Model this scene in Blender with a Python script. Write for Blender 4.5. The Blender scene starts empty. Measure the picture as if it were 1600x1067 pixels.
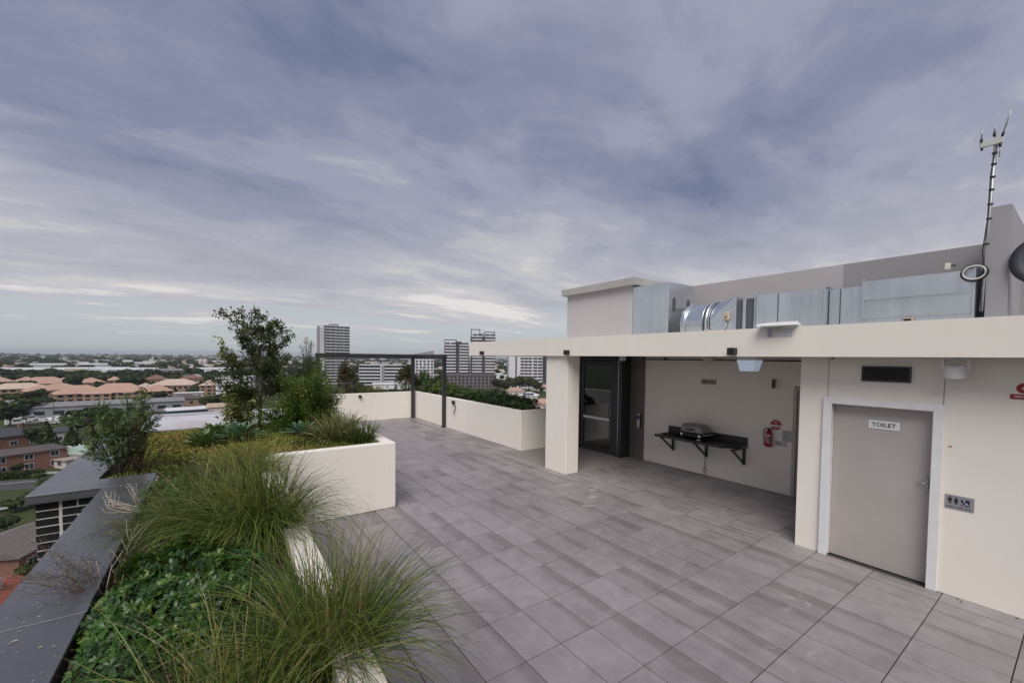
import bpy, math, random
import numpy as np
from mathutils import Matrix, Vector, Euler
C = bpy.context.scene.collection
S = bpy.context.scene
rnd = random.Random(7)

# ------------------------------------------------------------------ camera
EYE = 2.6
YAW, PITCH, ROLL = math.radians(-35.3), math.radians(2.0), math.radians(0.65)
FPX, PX, PY = 650.0, 800.0, 582.0
_f = Vector((-math.sin(YAW)*math.cos(PITCH), math.cos(YAW)*math.cos(PITCH), -math.sin(PITCH)))
_r = Vector((math.cos(YAW), math.sin(YAW), 0))
_u = _r.cross(_f)
CR = _r*math.cos(ROLL) + _u*math.sin(ROLL)
CU = -_r*math.sin(ROLL) + _u*math.cos(ROLL)
CF = _f
cam_data = bpy.data.cameras.new('camera')
cam = bpy.data.objects.new('camera', cam_data); C.objects.link(cam)
cam.matrix_world = Matrix(((CR.x, CU.x, -CF.x, 0), (CR.y, CU.y, -CF.y, 0), (CR.z, CU.z, -CF.z, EYE), (0, 0, 0, 1)))
cam_data.sensor_width = 36; cam_data.lens = 36*FPX/1600
cam_data.shift_y = (PY-533.5)/1600
cam_data.clip_start = 0.05; cam_data.clip_end = 60000
S.camera = cam

# ------------------------------------------------------------------ world, sun, exposure
S.view_settings.view_transform = 'Standard'; S.view_settings.look = 'None'
S.view_settings.gamma = 1; S.view_settings.use_curve_mapping = False
S.view_settings.exposure = 1.05
SUN_EL, SUN_AZ = math.radians(50), math.radians(222)       # azimuth clockwise from +Y
W = bpy.data.worlds.new('World'); S.world = W; W.use_nodes = True
nt = W.node_tree; nt.nodes.clear()
def wn(t, **k):
    n = nt.nodes.new(t)
    for a, v in k.items(): setattr(n, a, v)
    return n
def wm(op, a, b=None, clamp=False):
    n = wn('ShaderNodeMath', operation=op, use_clamp=clamp)
    for i, v in enumerate((a, b)):
        if v is None: continue
        if isinstance(v, (int, float)): n.inputs[i].default_value = v
        else: nt.links.new(v, n.inputs[i])
    return n.outputs[0]
def wramp(fac, stops, interp='EASE'):
    n = wn('ShaderNodeValToRGB'); cr = n.color_ramp; cr.interpolation = interp
    while len(cr.elements) < len(stops): cr.elements.new(0.5)
    for e, (p, c) in zip(cr.elements, stops): e.position = p; e.color = (*c, 1)
    nt.links.new(fac, n.inputs[0]); return n.outputs[0]
def wmix(fac, a, b):
    n = wn('ShaderNodeMix', data_type='RGBA')
    for s, v in ((n.inputs['Factor'], fac), (n.inputs['A'], a), (n.inputs['B'], b)):
        if isinstance(v, (int, float)): s.default_value = v
        elif isinstance(v, tuple): s.default_value = (*v, 1)
        else: nt.links.new(v, s)
    # colour sockets share names with other types: pick the RGBA ones
    return n.outputs['Result']
def mixrgb(fac, a, b, blend='MIX'):
    n = wn('ShaderNodeMixRGB', blend_type=blend)
    for i, v in enumerate((fac, a, b)):
        if isinstance(v, (int, float)): n.inputs[i].default_value = v
        elif isinstance(v, tuple): n.inputs[i].default_value = (*v, 1)
        else: nt.links.new(v, n.inputs[i])
    return n.outputs[0]
sky = wn('ShaderNodeTexSky', sky_type='NISHITA', sun_disc=False, sun_elevation=SUN_EL, sun_rotation=SUN_AZ,
         altitude=40, air_density=1.0, dust_density=2.0, ozone_density=1.0)
tc = wn('ShaderNodeTexCoord')
sep = wn('ShaderNodeSeparateXYZ'); nt.links.new(tc.outputs['Generated'], sep.inputs[0])
zc = wm('ADD', wm('MAXIMUM', sep.outputs[2], 0.0), 0.10)
cx, cy = wm('DIVIDE', sep.outputs[0], zc), wm('DIVIDE', sep.outputs[1], zc)
comb = wn('ShaderNodeCombineXYZ'); nt.links.new(cx, comb.inputs[0]); nt.links.new(cy, comb.inputs[1])
def cloud(rot, scale, loc, sc, detail, rough, dist):
    m = wn('ShaderNodeMapping'); nt.links.new(comb.outputs[0], m.inputs[0])
    m.inputs['Rotation'].default_value = (0, 0, math.radians(rot)); m.inputs['Scale'].default_value = (*scale, 1)
    m.inputs['Location'].default_value = (*loc, 0)
    n = wn('ShaderNodeTexNoise'); nt.links.new(m.outputs[0], n.inputs['Vector'])
    n.inputs['Scale'].default_value = sc; n.inputs['Detail'].default_value = detail
    n.inputs['Roughness'].default_value = rough; n.inputs['Distortion'].default_value = dist
    return n.outputs[0]
big = cloud(64, (0.80, 1.0), (5.2, 0.4), 0.60, 3, 0.5, 0.4)
mid = cloud(-24, (0.85, 1.1), (1.7, 6.3), 1.35, 7, 0.56, 0.5)
fine = cloud(-14, (0.8, 1.2), (2.0, 8.0), 4.2, 8, 0.60, 0.35)
band = cloud(-12, (0.16, 0.62), (4.0, 2.0), 2.4, 8, 0.62, 0.3)
GAIN = 1.86
elev = wm('ADD', sep.outputs[2], wm('MULTIPLY', wm('SUBTRACT', band, 0.5), 0.30))
elev = wm('ADD', elev, wm('MULTIPLY', wm('SUBTRACT', mid, 0.5), 0.10))
cover = wramp(elev, [(0.045, (0, 0, 0)), (0.12, (1, 1, 1))])
low = wramp(elev, [(0.10, (1, 1, 1)), (0.38, (0, 0, 0))])
val = wm('ADD', wm('ADD', wm('MULTIPLY', big, 0.46), wm('MULTIPLY', mid, 0.38)), wm('MULTIPLY', fine, 0.16))
val = wm('ADD', val, wm('MULTIPLY', low, wm('MULTIPLY', wm('SUBTRACT', band, 0.455), 0.85)))
ccol = wramp(val, [(0.37, (0.142, 0.170, 0.270)), (0.45, (0.210, 0.234, 0.335)), (0.53, (0.295, 0.310, 0.402)),
                   (0.60, (0.405, 0.412, 0.465)), (0.69, (0.68, 0.655, 0.64))])
# low down the deck breaks into flat bands with pale gaps, over a pale, faintly blue horizon
clear = mixrgb(0.75, mixrgb(1.0, sky.outputs[0], (0.066, 0.066, 0.066), 'MULTIPLY'), (0.53, 0.565, 0.59))
ccol2 = mixrgb(low, ccol, mixrgb(0.38, ccol, (0.74, 0.71, 0.68)))
final = mixrgb(cover, clear, ccol2)
scl = wn('ShaderNodeVectorMath', operation='SCALE'); nt.links.new(final, scl.inputs[0]); scl.inputs['Scale'].default_value = 10/GAIN
bg = wn('ShaderNodeBackground'); bg.inputs['Strength'].default_value = 0.1
nt.links.new(scl.outputs[0], bg.inputs['Color'])
out = wn('ShaderNodeOutputWorld'); nt.links.new(bg.outputs[0], out.inputs['Surface'])
sl = bpy.data.lights.new('sun', 'SUN'); sl.energy = 1.5; sl.angle = math.radians(40); sl.color = (1.0, 0.96, 0.90)
so = bpy.data.objects.new('sun', sl); C.objects.link(so)
sd = Vector((math.sin(SUN_AZ)*math.cos(SUN_EL), math.cos(SUN_AZ)*math.cos(SUN_EL), math.sin(SUN_EL)))
so.rotation_euler = sd.to_track_quat('Z', 'Y').to_euler()

# ------------------------------------------------------------------ helpers
def ray(px, py):
    return (CF*FPX + CR*(px-PX) + CU*(PY-py))
def at_z(px, py, z):
    d = ray(px, py); return Vector((0, 0, EYE)) + d*((z-EYE)/d.z)
def at_depth(px, py, depth):
    return Vector((0, 0, EYE)) + ray(px, py)*(depth/FPX)

class MB:
    """collects shapes, then links them as one mesh object"""
    def __init__(s): s.v = []; s.f = []; s.m = []; s.t = []; s.smooth = []
    def add(s, vs, fs, mi=0, tint=None, smooth=False):
        o = len(s.v); s.v += [tuple(p) for p in vs]
        s.f += [tuple(o+i for i in f) for f in fs]; s.m += [mi]*len(fs); s.smooth += [smooth]*len(fs)
        s.t += [0.5 if tint is None else tint]*len(vs) if not hasattr(tint, '__len__') else list(tint)
        return s
    def box(s, a, b, mi=0, tint=None):
        x0, y0, z0 = a; x1, y1, z1 = b
        vs = [(x0,y0,z0),(x1,y0,z0),(x1,y1,z0),(x0,y1,z0),(x0,y0,z1),(x1,y0,z1),(x1,y1,z1),(x0,y1,z1)]
        return s.add(vs, [(0,3,2,1),(4,5,6,7),(0,1,5,4),(1,2,6,5),(2,3,7,6),(3,0,4,7)], mi, tint)
    def bbox(s, a, b, c=0.01, mi=0, tint=None):
        """box with chamfered edges"""
        x0, y0, z0 = a; x1, y1, z1 = b
        c = min(c, abs(x1-x0)*.45, abs(y1-y0)*.45, abs(z1-z0)*.45)
        vs = []
        for z, i in ((z0, c), (z0+c, 0), (z1-c, 0), (z1, c)):
            vs += [(x0+i+(c if not i else 0), y0+i, z), (x1-i-(c if not i else 0), y0+i, z), (x1-i, y0+i+(c if not i else 0), z), (x1-i, y1-i-(c if not i else 0), z),
                   (x1-i-(c if not i else 0), y1-i, z), (x0+i+(c if not i else 0), y1-i, z), (x0+i, y1-i-(c if not i else 0), z), (x0+i, y0+i+(c if not i else 0), z)]
        fs = []
        for k in range(3):
            for j in range(8):
                j2 = (j+1) % 8; fs.append((k*8+j, k*8+j2, k*8+8+j2, k*8+8+j))
        fs += [tuple(reversed(range(8))), tuple(range(24, 32))]
        return s.add(vs, fs, mi, tint)
    def tube(s, pts, r, n=8, mi=0, caps=True, tint=None):
        pts = [Vector(p) for p in pts]; rs = r if hasattr(r, '__len__') else [r]*len(pts)
        vs, fs = [], []; ref = None
        for i, p in enumerate(pts):
            d = (pts[min(i+1, len(pts)-1)] - pts[max(i-1, 0)])
            if d.length < 1e-9: d = Vector((0, 0, 1))
            d.normalize()
            if ref is None: ref = Vector((1, 0, 0)) if abs(d.x) < .8 else Vector((0, 1, 0))
            a = (ref - d*ref.dot(d)).normalized(); b = d.cross(a); ref = a
            vs += [p + (a*math.cos(2*math.pi*k/n) + b*math.sin(2*math.pi*k/n))*rs[i] for k in range(n)]
        for i in range(len(pts)-1):
            for k in range(n):
                k2 = (k+1) % n; fs.append((i*n+k, i*n+k2, (i+1)*n+k2, (i+1)*n+k))
        s.add(vs, fs, mi, tint, True)
        if caps: s.add([], []); o = len(s.v)-len(vs); s.f += [tuple(o+k for k in reversed(range(n))), tuple(o+(len(pts)-1)*n+k for k in range(n))]; s.m += [mi]*2; s.smooth += [False]*2
        return s
    def bar(s, a, b, w, h, mi=0):
        """rectangular bar from a to b"""
        a, b = Vector(a), Vector(b); d = (b-a).normalized()
        r = Vector((0, 0, 1)) if abs(d.z) < .9 else Vector((1, 0, 0))
        x = d.cross(r).normalized()*w/2; y = x.cross(d).normalized()*h/2
        vs = [p+sx*x+sy*y for p in (a, b) for sx, sy in ((-1,-1),(1,-1),(1,1),(-1,1))]
        return s.add(vs, [(3,2,1,0),(4,5,6,7),(0,1,5,4),(1,2,6,5),(2,3,7,6),(3,0,4,7)], mi)
    def lathe(s, prof, n=24, mi=0, axis=None, close=True):
        """profile [(r, z)] about z"""
        vs, fs = [], []
        for r, z in prof: vs += [(r*math.cos(2*math.pi*k/n), r*math.sin(2*math.pi*k/n), z) for k in range(n)]
        for i in range(len(prof)-1):
            for k in range(n):
                k2 = (k+1) % n; fs.append((i*n+k, i*n+k2, (i+1)*n+k2, (i+1)*n+k))
        if axis is not None: vs = [axis @ Vector(v) for v in vs]
        s.add(vs, fs, mi, None, True)
        o = len(s.v)-len(vs)
        if close: s.f += [tuple(o+k for k in reversed(range(n))), tuple(o+(len(prof)-1)*n+k for k in range(n))]; s.m += [mi]*2; s.smooth += [False]*2
        return s
    def prism(s, poly, z0, z1, mi=0):
        n = len(poly); vs = [(x, y, z0) for x, y in poly] + [(x, y, z1) for x, y in poly]
        fs = [tuple(reversed(range(n))), tuple(range(n, 2*n))] + [(i, (i+1) % n, n+(i+1) % n, n+i) for i in range(n)]
        return s.add(vs, fs, mi)
    def mesh(s, name, mats):
        me = bpy.data.meshes.new(name); me.from_pydata(s.v, [], s.f)
        for m in (mats if isinstance(mats, (list, tuple)) else [mats]): me.materials.append(m)
        me.polygons.foreach_set('material_index', s.m); me.polygons.foreach_set('use_smooth', s.smooth)
        a = me.attributes.new('tint', 'FLOAT', 'POINT'); a.data.foreach_set('value', s.t)
        me.update(); return me
    def build(s, name, mats, parent=None):
        o = bpy.data.objects.new(name, s.mesh(name, mats)); C.objects.link(o)
        if parent is not None: o.parent = parent
        return o
def np_mesh(name, verts, faces, mats, tint=None, smooth=False, midx=None):
    me = bpy.data.meshes.new(name)
    nv = len(verts); me.vertices.add(nv); me.vertices.foreach_set('co', np.asarray(verts, np.float32).ravel())
    tot = sum(len(f)*f.shape[1] for f in faces); me.loops.add(tot)
    me.loops.foreach_set('vertex_index', np.concatenate([f.ravel() for f in faces]).astype(np.int32))
    npoly = sum(len(f) for f in faces); me.polygons.add(npoly)
    ls = np.concatenate([np.full(len(f), f.shape[1]) for f in faces]); st = np.concatenate([[0], np.cumsum(ls)[:-1]])
    me.polygons.foreach_set('loop_start', st.astype(np.int32)); 
    for m in (mats if isinstance(mats, (list, tuple)) else [mats]): me.materials.append(m)
    if smooth: me.polygons.foreach_set('use_smooth', np.ones(npoly, bool))
    if midx is not None: me.polygons.foreach_set('material_index', midx.astype(np.int32))
    a = me.attributes.new('tint', 'FLOAT', 'POINT')
    a.data.foreach_set('value', np.asarray(tint if tint is not None else np.full(nv, .5), np.float32))
    me.update(calc_edges=True); me.validate(); return me
def link(name, me, parent=None):
    o = bpy.data.objects.new(name, me); C.objects.link(o)
    if parent is not None: o.parent = parent
    return o
def tag(o, label=None, cat=None, group=None, kind=None):
    if label: o['label'] = label
    if cat: o['category'] = cat
    if group: o['group'] = group
    if kind: o['kind'] = kind
    return o
def thing(name, label, cat, loc=(0, 0, 0), rz=0.0, group=None):
    o = bpy.data.objects.new(name, None); C.objects.link(o); o.empty_display_size = .2
    o.location = loc; o.rotation_euler = (0, 0, rz)
    return tag(o, label, cat, group)
def wall_frame(o, X, Y, Z):
    """local x to the viewer's right (-Y), local y up, local z out of the facade (-X)"""
    o.matrix_world = Matrix(((0, 0, -1, X), (-1, 0, 0, Y), (0, 1, 0, Z), (0, 0, 0, 1))); return o
def copy_tree(o, parent=None):
    c = o.copy(); C.objects.link(c)
    if parent is not None: c.parent = parent
    for ch in list(o.children): copy_tree(ch, c)
    return c
def text(name, s, size, mat, parent, loc, bold=0.0, sx=1.0, align='CENTER'):
    cu = bpy.data.curves.new(name, 'FONT'); cu.body = s; cu.size = size; cu.align_x = align; cu.align_y = 'CENTER'
    cu.offset = bold; cu.extrude = 0.0006; cu.resolution_u = 3
    t = bpy.data.objects.new(name, cu); C.objects.link(t)
    bpy.context.view_layer.update()
    me = bpy.data.meshes.new_from_object(t.evaluated_get(bpy.context.evaluated_depsgraph_get()))
    bpy.data.objects.remove(t); me.materials.clear(); me.materials.append(mat)
    o = bpy.data.objects.new(name, me); C.objects.link(o); o.parent = parent; o.location = loc; o.scale = (sx, 1, 1)
    return o

# ------------------------------------------------------------------ materials
class Mat:
    def __init__(s, name):
        s.m = bpy.data.materials.new(name); s.m.use_nodes = True; s.t = s.m.node_tree
        s.b = s.t.nodes['Principled BSDF']; s.o = s.t.nodes['Material Output']
    def n(s, t, **k):
        x = s.t.nodes.new(t)
        for a, v in k.items(): setattr(x, a, v)
        return x
    def l(s, a, b): s.t.links.new(a, b)
    def put(s, sock, v):
        if isinstance(v, (int, float)): sock.default_value = v
        elif isinstance(v, tuple): sock.default_value = v if len(v) == len(sock.default_value) else (*v, 1)
        else: s.l(v, sock)
    def math(s, op, a, b=0.0, clamp=False):
        x = s.n('ShaderNodeMath', operation=op, use_clamp=clamp); s.put(x.inputs[0], a); s.put(x.inputs[1], b); return x.outputs[0]
    def coord(s, kind='Object', scale=(1, 1, 1), rot=(0, 0, 0), loc=(0, 0, 0)):
        if kind == 'World': src = s.n('ShaderNodeNewGeometry').outputs['Position']
        else: src = s.n('ShaderNodeTexCoord').outputs[kind]
        m = s.n('ShaderNodeMapping'); s.l(src, m.inputs[0]); m.inputs['Scale'].default_value = scale
        m.inputs['Rotation'].default_value = rot; m.inputs['Location'].default_value = loc; return m.outputs[0]
    def noise(s, vec, scale, detail=4, rough=.55, dist=0):
        x = s.n('ShaderNodeTexNoise'); s.l(vec, x.inputs['Vector']); x.inputs['Scale'].default_value = scale
        x.inputs['Detail'].default_value = detail; x.inputs['Roughness'].default_value = rough; x.inputs['Distortion'].default_value = dist
        return x.outputs[0]
    def ramp(s, fac, stops):
        x = s.n('ShaderNodeValToRGB'); cr = x.color_ramp
        while len(cr.elements) < len(stops): cr.elements.new(.5)
        for e, (p, c) in zip(cr.elements, stops): e.position = p; e.color = (*c, 1) if hasattr(c, '__len__') else (c, c, c, 1)
        s.put(x.inputs[0], fac); return x.outputs[0]
    def mix(s, fac, a, b, blend='MIX'):
        x = s.n('ShaderNodeMixRGB', blend_type=blend); s.put(x.inputs[0], fac); s.put(x.inputs[1], a); s.put(x.inputs[2], b); return x.outputs[0]
    def bump(s, h, strength=.3, dist=.01):
        x = s.n('ShaderNodeBump'); s.l(h, x.inputs['Height']); x.inputs['Strength'].default_value = strength; x.inputs['Distance'].default_value = dist
        s.l(x.outputs[0], s.b.inputs['Normal']); return s
    def set(s, color=None, rough=None, metal=None, spec=None):
        if color is not None: s.put(s.b.inputs['Base Color'], color)
        if rough is not None: s.put(s.b.inputs['Roughness'], rough)
        if metal is not None: s.put(s.b.inputs['Metallic'], metal)
        if spec is not None: s.put(s.b.inputs['Specular IOR Level'], spec)
        return s
def plain(name, col, rough=.6, metal=0.0, var=.12, scale=6.0, spec=.5):
    """painted or metal surface with slight mottling"""
    M = Mat(name); v = M.coord('World'); n = M.noise(v, scale, 5)
    M.set(M.mix(1.0, (*col, 1), M.ramp(n, [(.25, 1-var), (.75, 1+var*.4)]), 'MULTIPLY'), M.ramp(n, [(.2, max(rough-.08, .02)), (.8, min(rough+.08, 1))]), metal, spec)
    return M.m
def render_wall(name, col, var=.10, bump=.15):
    """rendered, painted masonry: broad mottling, faint run marks, grain"""
    M = Mat(name); w = M.coord('World')
    a = M.noise(w, .9, 4); b = M.noise(M.coord('World', (3, 3, .5)), 1.4, 5); g = M.noise(w, 240, 2)
    k = M.mix(.5, M.ramp(a, [(.3, 1-var), (.7, 1.0)]), M.ramp(b, [(.30, 1-var*.5), (.6, 1.0)]))
    M.set(M.mix(1, (*col, 1), k, 'MULTIPLY'), .85, 0, .25); M.bump(g, bump, .002); return M.m
def leaf_mat(name, stops, rough=.45, trans=.35, spec=.35):
    """leaf colour runs with the 'tint' attribute (per leaf or blade)"""
    M = Mat(name); at = M.n('ShaderNodeAttribute', attribute_name='tint')
    f = M.math('ADD', at.outputs['Fac'], M.math('MULTIPLY', M.math('SUBTRACT', M.noise(M.coord('World'), 9, 2), .5), .25))
    col = M.ramp(f, stops); M.set(col, rough, 0, spec)
    tr = M.n('ShaderNodeBsdfTranslucent'); M.l(M.mix(.5, col, (.16, .22, .03, 1)), tr.inputs[0])
    mx = M.n('ShaderNodeMixShader'); mx.inputs[0].default_value = trans
    M.l(M.b.outputs[0], mx.inputs[1]); M.l(tr.outputs[0], mx.inputs[2]); M.l(mx.outputs[0], M.o.inputs[0]); return M.m

# ------------------------------------------------------------------ terrace materials
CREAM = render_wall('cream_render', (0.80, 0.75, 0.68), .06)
CREAM_IN = CREAM
LILAC = render_wall('lift_render', (0.50, 0.47, 0.48), .08)
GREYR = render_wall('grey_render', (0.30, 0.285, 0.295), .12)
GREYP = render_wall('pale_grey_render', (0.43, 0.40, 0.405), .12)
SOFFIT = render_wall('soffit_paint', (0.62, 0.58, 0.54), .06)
CHAR = plain('charcoal_powdercoat', (0.028, 0.030, 0.034), .45, .0, .2, 20)
STEEL = plain('dark_grey_steel', (0.030, 0.030, 0.034), .5, .1, .15, 14)
BLACK = plain('black_plastic', (0.012, 0.012, 0.013), .4, 0, .2, 30)
WHITEP = plain('white_enamel', (0.74, 0.73, 0.72), .35, 0, .06, 12)
FRAMEP = plain('door_frame_enamel', (0.74, 0.73, 0.73), .35, 0, .08, 12)
DOORP = plain('taupe_door_enamel', (0.42, 0.38, 0.36), .5, 0, .07, 2.5)
GREYPL = plain('grey_plastic', (0.34, 0.34, 0.34), .5)
REDP = plain('red_enamel', (0.33, 0.012, 0.020), .3, 0, .1, 20)
CHROME = plain('brushed_steel', (0.55, 0.55, 0.56), .28, 1.0, .1, 40)

def make_tile_mat(name, base, var=.07):
    M = Mat(name); oi = M.n('ShaderNodeObjectInfo'); w = M.coord('World')
    at = M.n('ShaderNodeAttribute', attribute_name='tint')
    rv = M.math('FRACT', M.math('ADD', oi.outputs['Random'], M.math('MULTIPLY', at.outputs['Fac'], 7.31)))
    tone = M.ramp(rv, [(0, 1-var), (1, 1+var)])
    big = M.ramp(M.noise(w, .55, 3, .5), [(.3, .86), (.7, 1.08)])
    # sawn-stone veining printed on the tile, running along its length
    v = M.noise(M.coord('World', (3.4, 1.5, 1), (0, 0, math.radians(12))), 1.5, 8, .66, .9)
    vein = M.ramp(v, [(.28, .89), (.46, 1.0), (.58, 1.06), (.72, .97)])
    blot = M.ramp(M.noise(w, 3.2, 6, .65, .6), [(.34, .86), (.52, 1.0), (.70, 1.12)])
    # damp band left along one long edge of each tile
    g = M.n('ShaderNodeTexCoord').outputs['Generated']; sx = M.n('ShaderNodeSeparateXYZ'); M.l(g, sx.inputs[0])
    edge = M.math('ADD', sx.outputs[0], M.math('MULTIPLY', M.math('SUBTRACT', M.noise(w, 2.2, 4, .5), .5), .45))
    lim = M.math('ADD', M.math('MULTIPLY', rv, .75), .42)
    band = M.ramp(M.math('SUBTRACT', edge, lim), [(0.0, 0.0), (.16, 1.0)])
    stain = M.ramp(M.noise(w, 1.7, 7, .7, 1.2), [(.63, 0), (.70, 1)])
    col = M.mix(1, (*base, 1), tone, 'MULTIPLY'); col = M.mix(1, col, big, 'MULTIPLY'); col = M.mix(1, col, vein, 'MULTIPLY'); col = M.mix(1, col, blot, 'MULTIPLY')
    col = M.mix(M.math('MULTIPLY', band, .75), col, M.mix(1, col, (.70, .67, .66, 1), 'MULTIPLY'))
    col = M.mix(M.math('MULTIPLY', stain, .42), col, (.50, .48, .48, 1))
    M.set(col, M.ramp(v, [(.3, .38), (.7, .58)]), 0, .5)
    M.bump(M.noise(w, 60, 4), .12, .002); return M.m
TILE = make_tile_mat('stone_look_tile', (0.258, 0.234, 0.240))
GROUT = plain('grout_gap', (0.055, 0.050, 0.049), .9)
M = Mat('entry_aggregate'); w = M.coord('World')
M.set(M.mix(1, (.25, .225, .215, 1), M.mix(.5, M.ramp(M.noise(w, 160, 2), [(.3, .75), (.7, 1.15)]), M.ramp(M.noise(w, 1.2, 4), [(.3, .85), (.7, 1.05)])), 'MULTIPLY'), .9, 0, .2)
M.bump(M.noise(w, 160, 2), .4, .003); ENTRY = M.m

# ------------------------------------------------------------------ terrace floor and tiles
fl = MB(); fl.box((0.62, -3.0, -0.30), (9.35, 17.0, -0.013))
floor = tag(fl.build('terrace_floor', GROUT), kind='structure')
TX, TY = 0.402, 0.607
TX0, TY0 = 2.94, 1.545
tile_cache = {}
def tile_mesh(w, h):
    k = (round(w, 3), round(h, 3))
    if k not in tile_cache:
        m = MB(); m.bbox((0, 0, -0.0125), (w, h, 0), .0018); tile_cache[k] = m.mesh('tile', TILE)
    return tile_cache[k]
GAP = 0.0088
far = MB()
def lay(xa, xb, ya, yb, keep):
    i0 = math.floor((xa-TX0)/TX); i1 = math.ceil((xb-TX0)/TX)
    j0 = math.floor((ya-TY0)/TY); j1 = math.ceil((yb-TY0)/TY)
    for j in range(j0, j1):
        for i in range(i0, i1):
            x0, x1 = max(TX0+i*TX, xa)+GAP/2, min(TX0+(i+1)*TX, xb)-GAP/2
            y0, y1 = max(TY0+j*TY, ya)+GAP/2, min(TY0+(j+1)*TY, yb)-GAP/2
            if x1-x0 < .03 or y1-y0 < .03: continue
            if y0 > 8.9:
                far.box((x0, y0, -0.0125), (x1, y1, rnd.uniform(-.0006, .0006)), tint=rnd.random()); continue
            o = link('tile', tile_mesh(x1-x0, y1-y0), floor); o.location = (x0, y0, rnd.uniform(-.0007, .0007))
lay(0.62, 2.538, -0.2, 6.99, None)
lay(2.538, 6.42, -0.2, 17.0, None)
lay(6.42, 6.68, -0.2, 6.72, None)
lay(6.42, 6.92, 9.455, 17.0, None)
lay(6.68, 9.0, 2.42, 6.72, None)
tag(far.build('tile', TILE, floor), kind='stuff')
en = MB(); en.box((6.42, 6.725, -0.0125), (9.3, 9.45, 0.004))
tag(en.build('entry_paving', ENTRY), kind='structure')
def splash(x, y, r, seed, name='paint_splash'):
    q = np.random.default_rng(seed); m = MB()
    for k in range(26):
        a = q.uniform(0, 6.28); d = abs(q.normal(0, r)); px, py = x+math.cos(a)*d*1.6, y+math.sin(a)*d; s = q.uniform(.012, .05)*max(1-d/(3*r), .3)
        m.add([(px+s*math.cos(t)*q.uniform(.5, 1.3), py+s*math.sin(t)*q.uniform(.4, 1.0), .0011+k*2e-5) for t in np.linspace(0, 5.6, 8)], [tuple(range(8))])
    return tag(m.build(name, SPL), kind='stuff')
SPL = plain('dried_render_splash', (.40, .38, .36), .8, 0, .25, 60)
splash(6.05, 5.75, .13, 1); splash(5.3, 5.15, .10, 2); splash(8.55, 3.75, .06, 3); splash(5.75, 5.45, .05, 4)
# leaf litter and grit on the tiles
lt = MB()
for k in range(70):
    if k < 24: x, y = rnd.uniform(1.75, 2.5), 6.97-abs(rnd.gauss(0, .05))
    elif k < 46: x, y = 6.64-abs(rnd.gauss(0, .03)), rnd.uniform(-.2, 1.0) if k % 2 else rnd.uniform(3, 6)
    else: x, y = 8.96-abs(rnd.gauss(0, .05)), rnd.uniform(3.4, 6.6)
    s = rnd.uniform(.006, .022); a = rnd.uniform(0, 6.28)
    p = [(x+s*math.cos(a+q), y+s*.6*math.sin(a+q), .005+rnd.uniform(0, .01)) for q in (0, 1.6, 3.1, 4.7)]
    lt.add(p, [(0, 1, 2, 3)])
tag(lt.build('leaf_litter', plain('dry_leaf', (.14, .075, .045), .8)), kind='stuff')

# ------------------------------------------------------------------ rooftop pavilion
pav = thing('rooftop_pavilion', 'cream rendered rooftop building with a flat canopy over the barbecue recess', 'building', (6.6, 3, 0))
pav_inv = Vector((-6.6, -3, 0))
class PB(MB):
    """MB whose points are given in world space and stored relative to a thing at loc"""
    def __init__(s, loc): super().__init__(); s.loc = Vector(loc)
    def rel(s): s.v = [tuple(Vector(p)-s.loc) for p in s.v]; return s
    def build(s, name, mats, parent=None): s.rel(); return MB.build(s, name, mats, parent)
L0 = (6.6, 3, 0)
ZS = 2.70      # underside of the recess ceiling
m = PB(L0)
m.box((6.68, 2.12, 0), (9.2, 2.42, ZS)); m.box((6.68, 2.06, 2.12), (6.95, 2.12, ZS)); 
m.box((6.68, 1.00, 2.12), (6.95, 2.06, ZS)); m.box((6.68, -3.5, 0), (6.95, 1.0, ZS))
m.build('front_wall', CREAM, pav)
m = PB(L0); m.box((9.0, 3.36, 0), (9.25, 6.76, ZS)); m.box((9.0, 2.42, 2.12), (9.25, 3.36, ZS)); m.build('back_wall', CREAM, pav)
m = PB(L0); m.bbox((6.33, 6.83, 0), (6.72, 7.54, ZS), .008); m.build('column', CREAM, pav)
m = PB(L0); m.box((6.25, -3.5, 2.66), (6.45, 11.1, 3.06)); m.box((6.45, 10.9, 2.66), (9.6, 11.1, 3.06)); m.build('fascia', CREAM, pav)
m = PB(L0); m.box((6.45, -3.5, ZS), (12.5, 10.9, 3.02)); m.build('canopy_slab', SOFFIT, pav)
# fine control joints in the render round the door head
JS = plain('joint_grey', (.30, .28, .27), .9)  # even grey of the thin joint strips on the wall face
for y in (2.09, 1.0): m = PB(L0); m.box((6.676, y, 2.125), (6.682, y+.006, ZS)); m.build('control_joint', JS, pav)
# stone clad wall by the glass door
CLAD = Mat('taupe_cladding'); w = CLAD.coord('World', (1, 1, 2.2))
CLAD.set(CLAD.mix(1, (.155, .130, .122, 1), CLAD.mix(.5, CLAD.ramp(CLAD.noise(w, 2.5, 6, .6), [(.3, .8), (.7, 1.1)]), CLAD.ramp(CLAD.noise(w, 40, 3), [(.3, .9), (.7, 1.05)])), 'MULTIPLY'), .55)
for i, (z0, z1) in enumerate(((0, .60), (.604, 1.20), (1.204, 1.80), (1.804, 2.40), (2.404, ZS))):
    m = PB(L0); m.bbox((8.975, 6.765, z0), (9.2, 7.43, z1), .002); m.build('cladding_panel', CLAD.m, pav)
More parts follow.
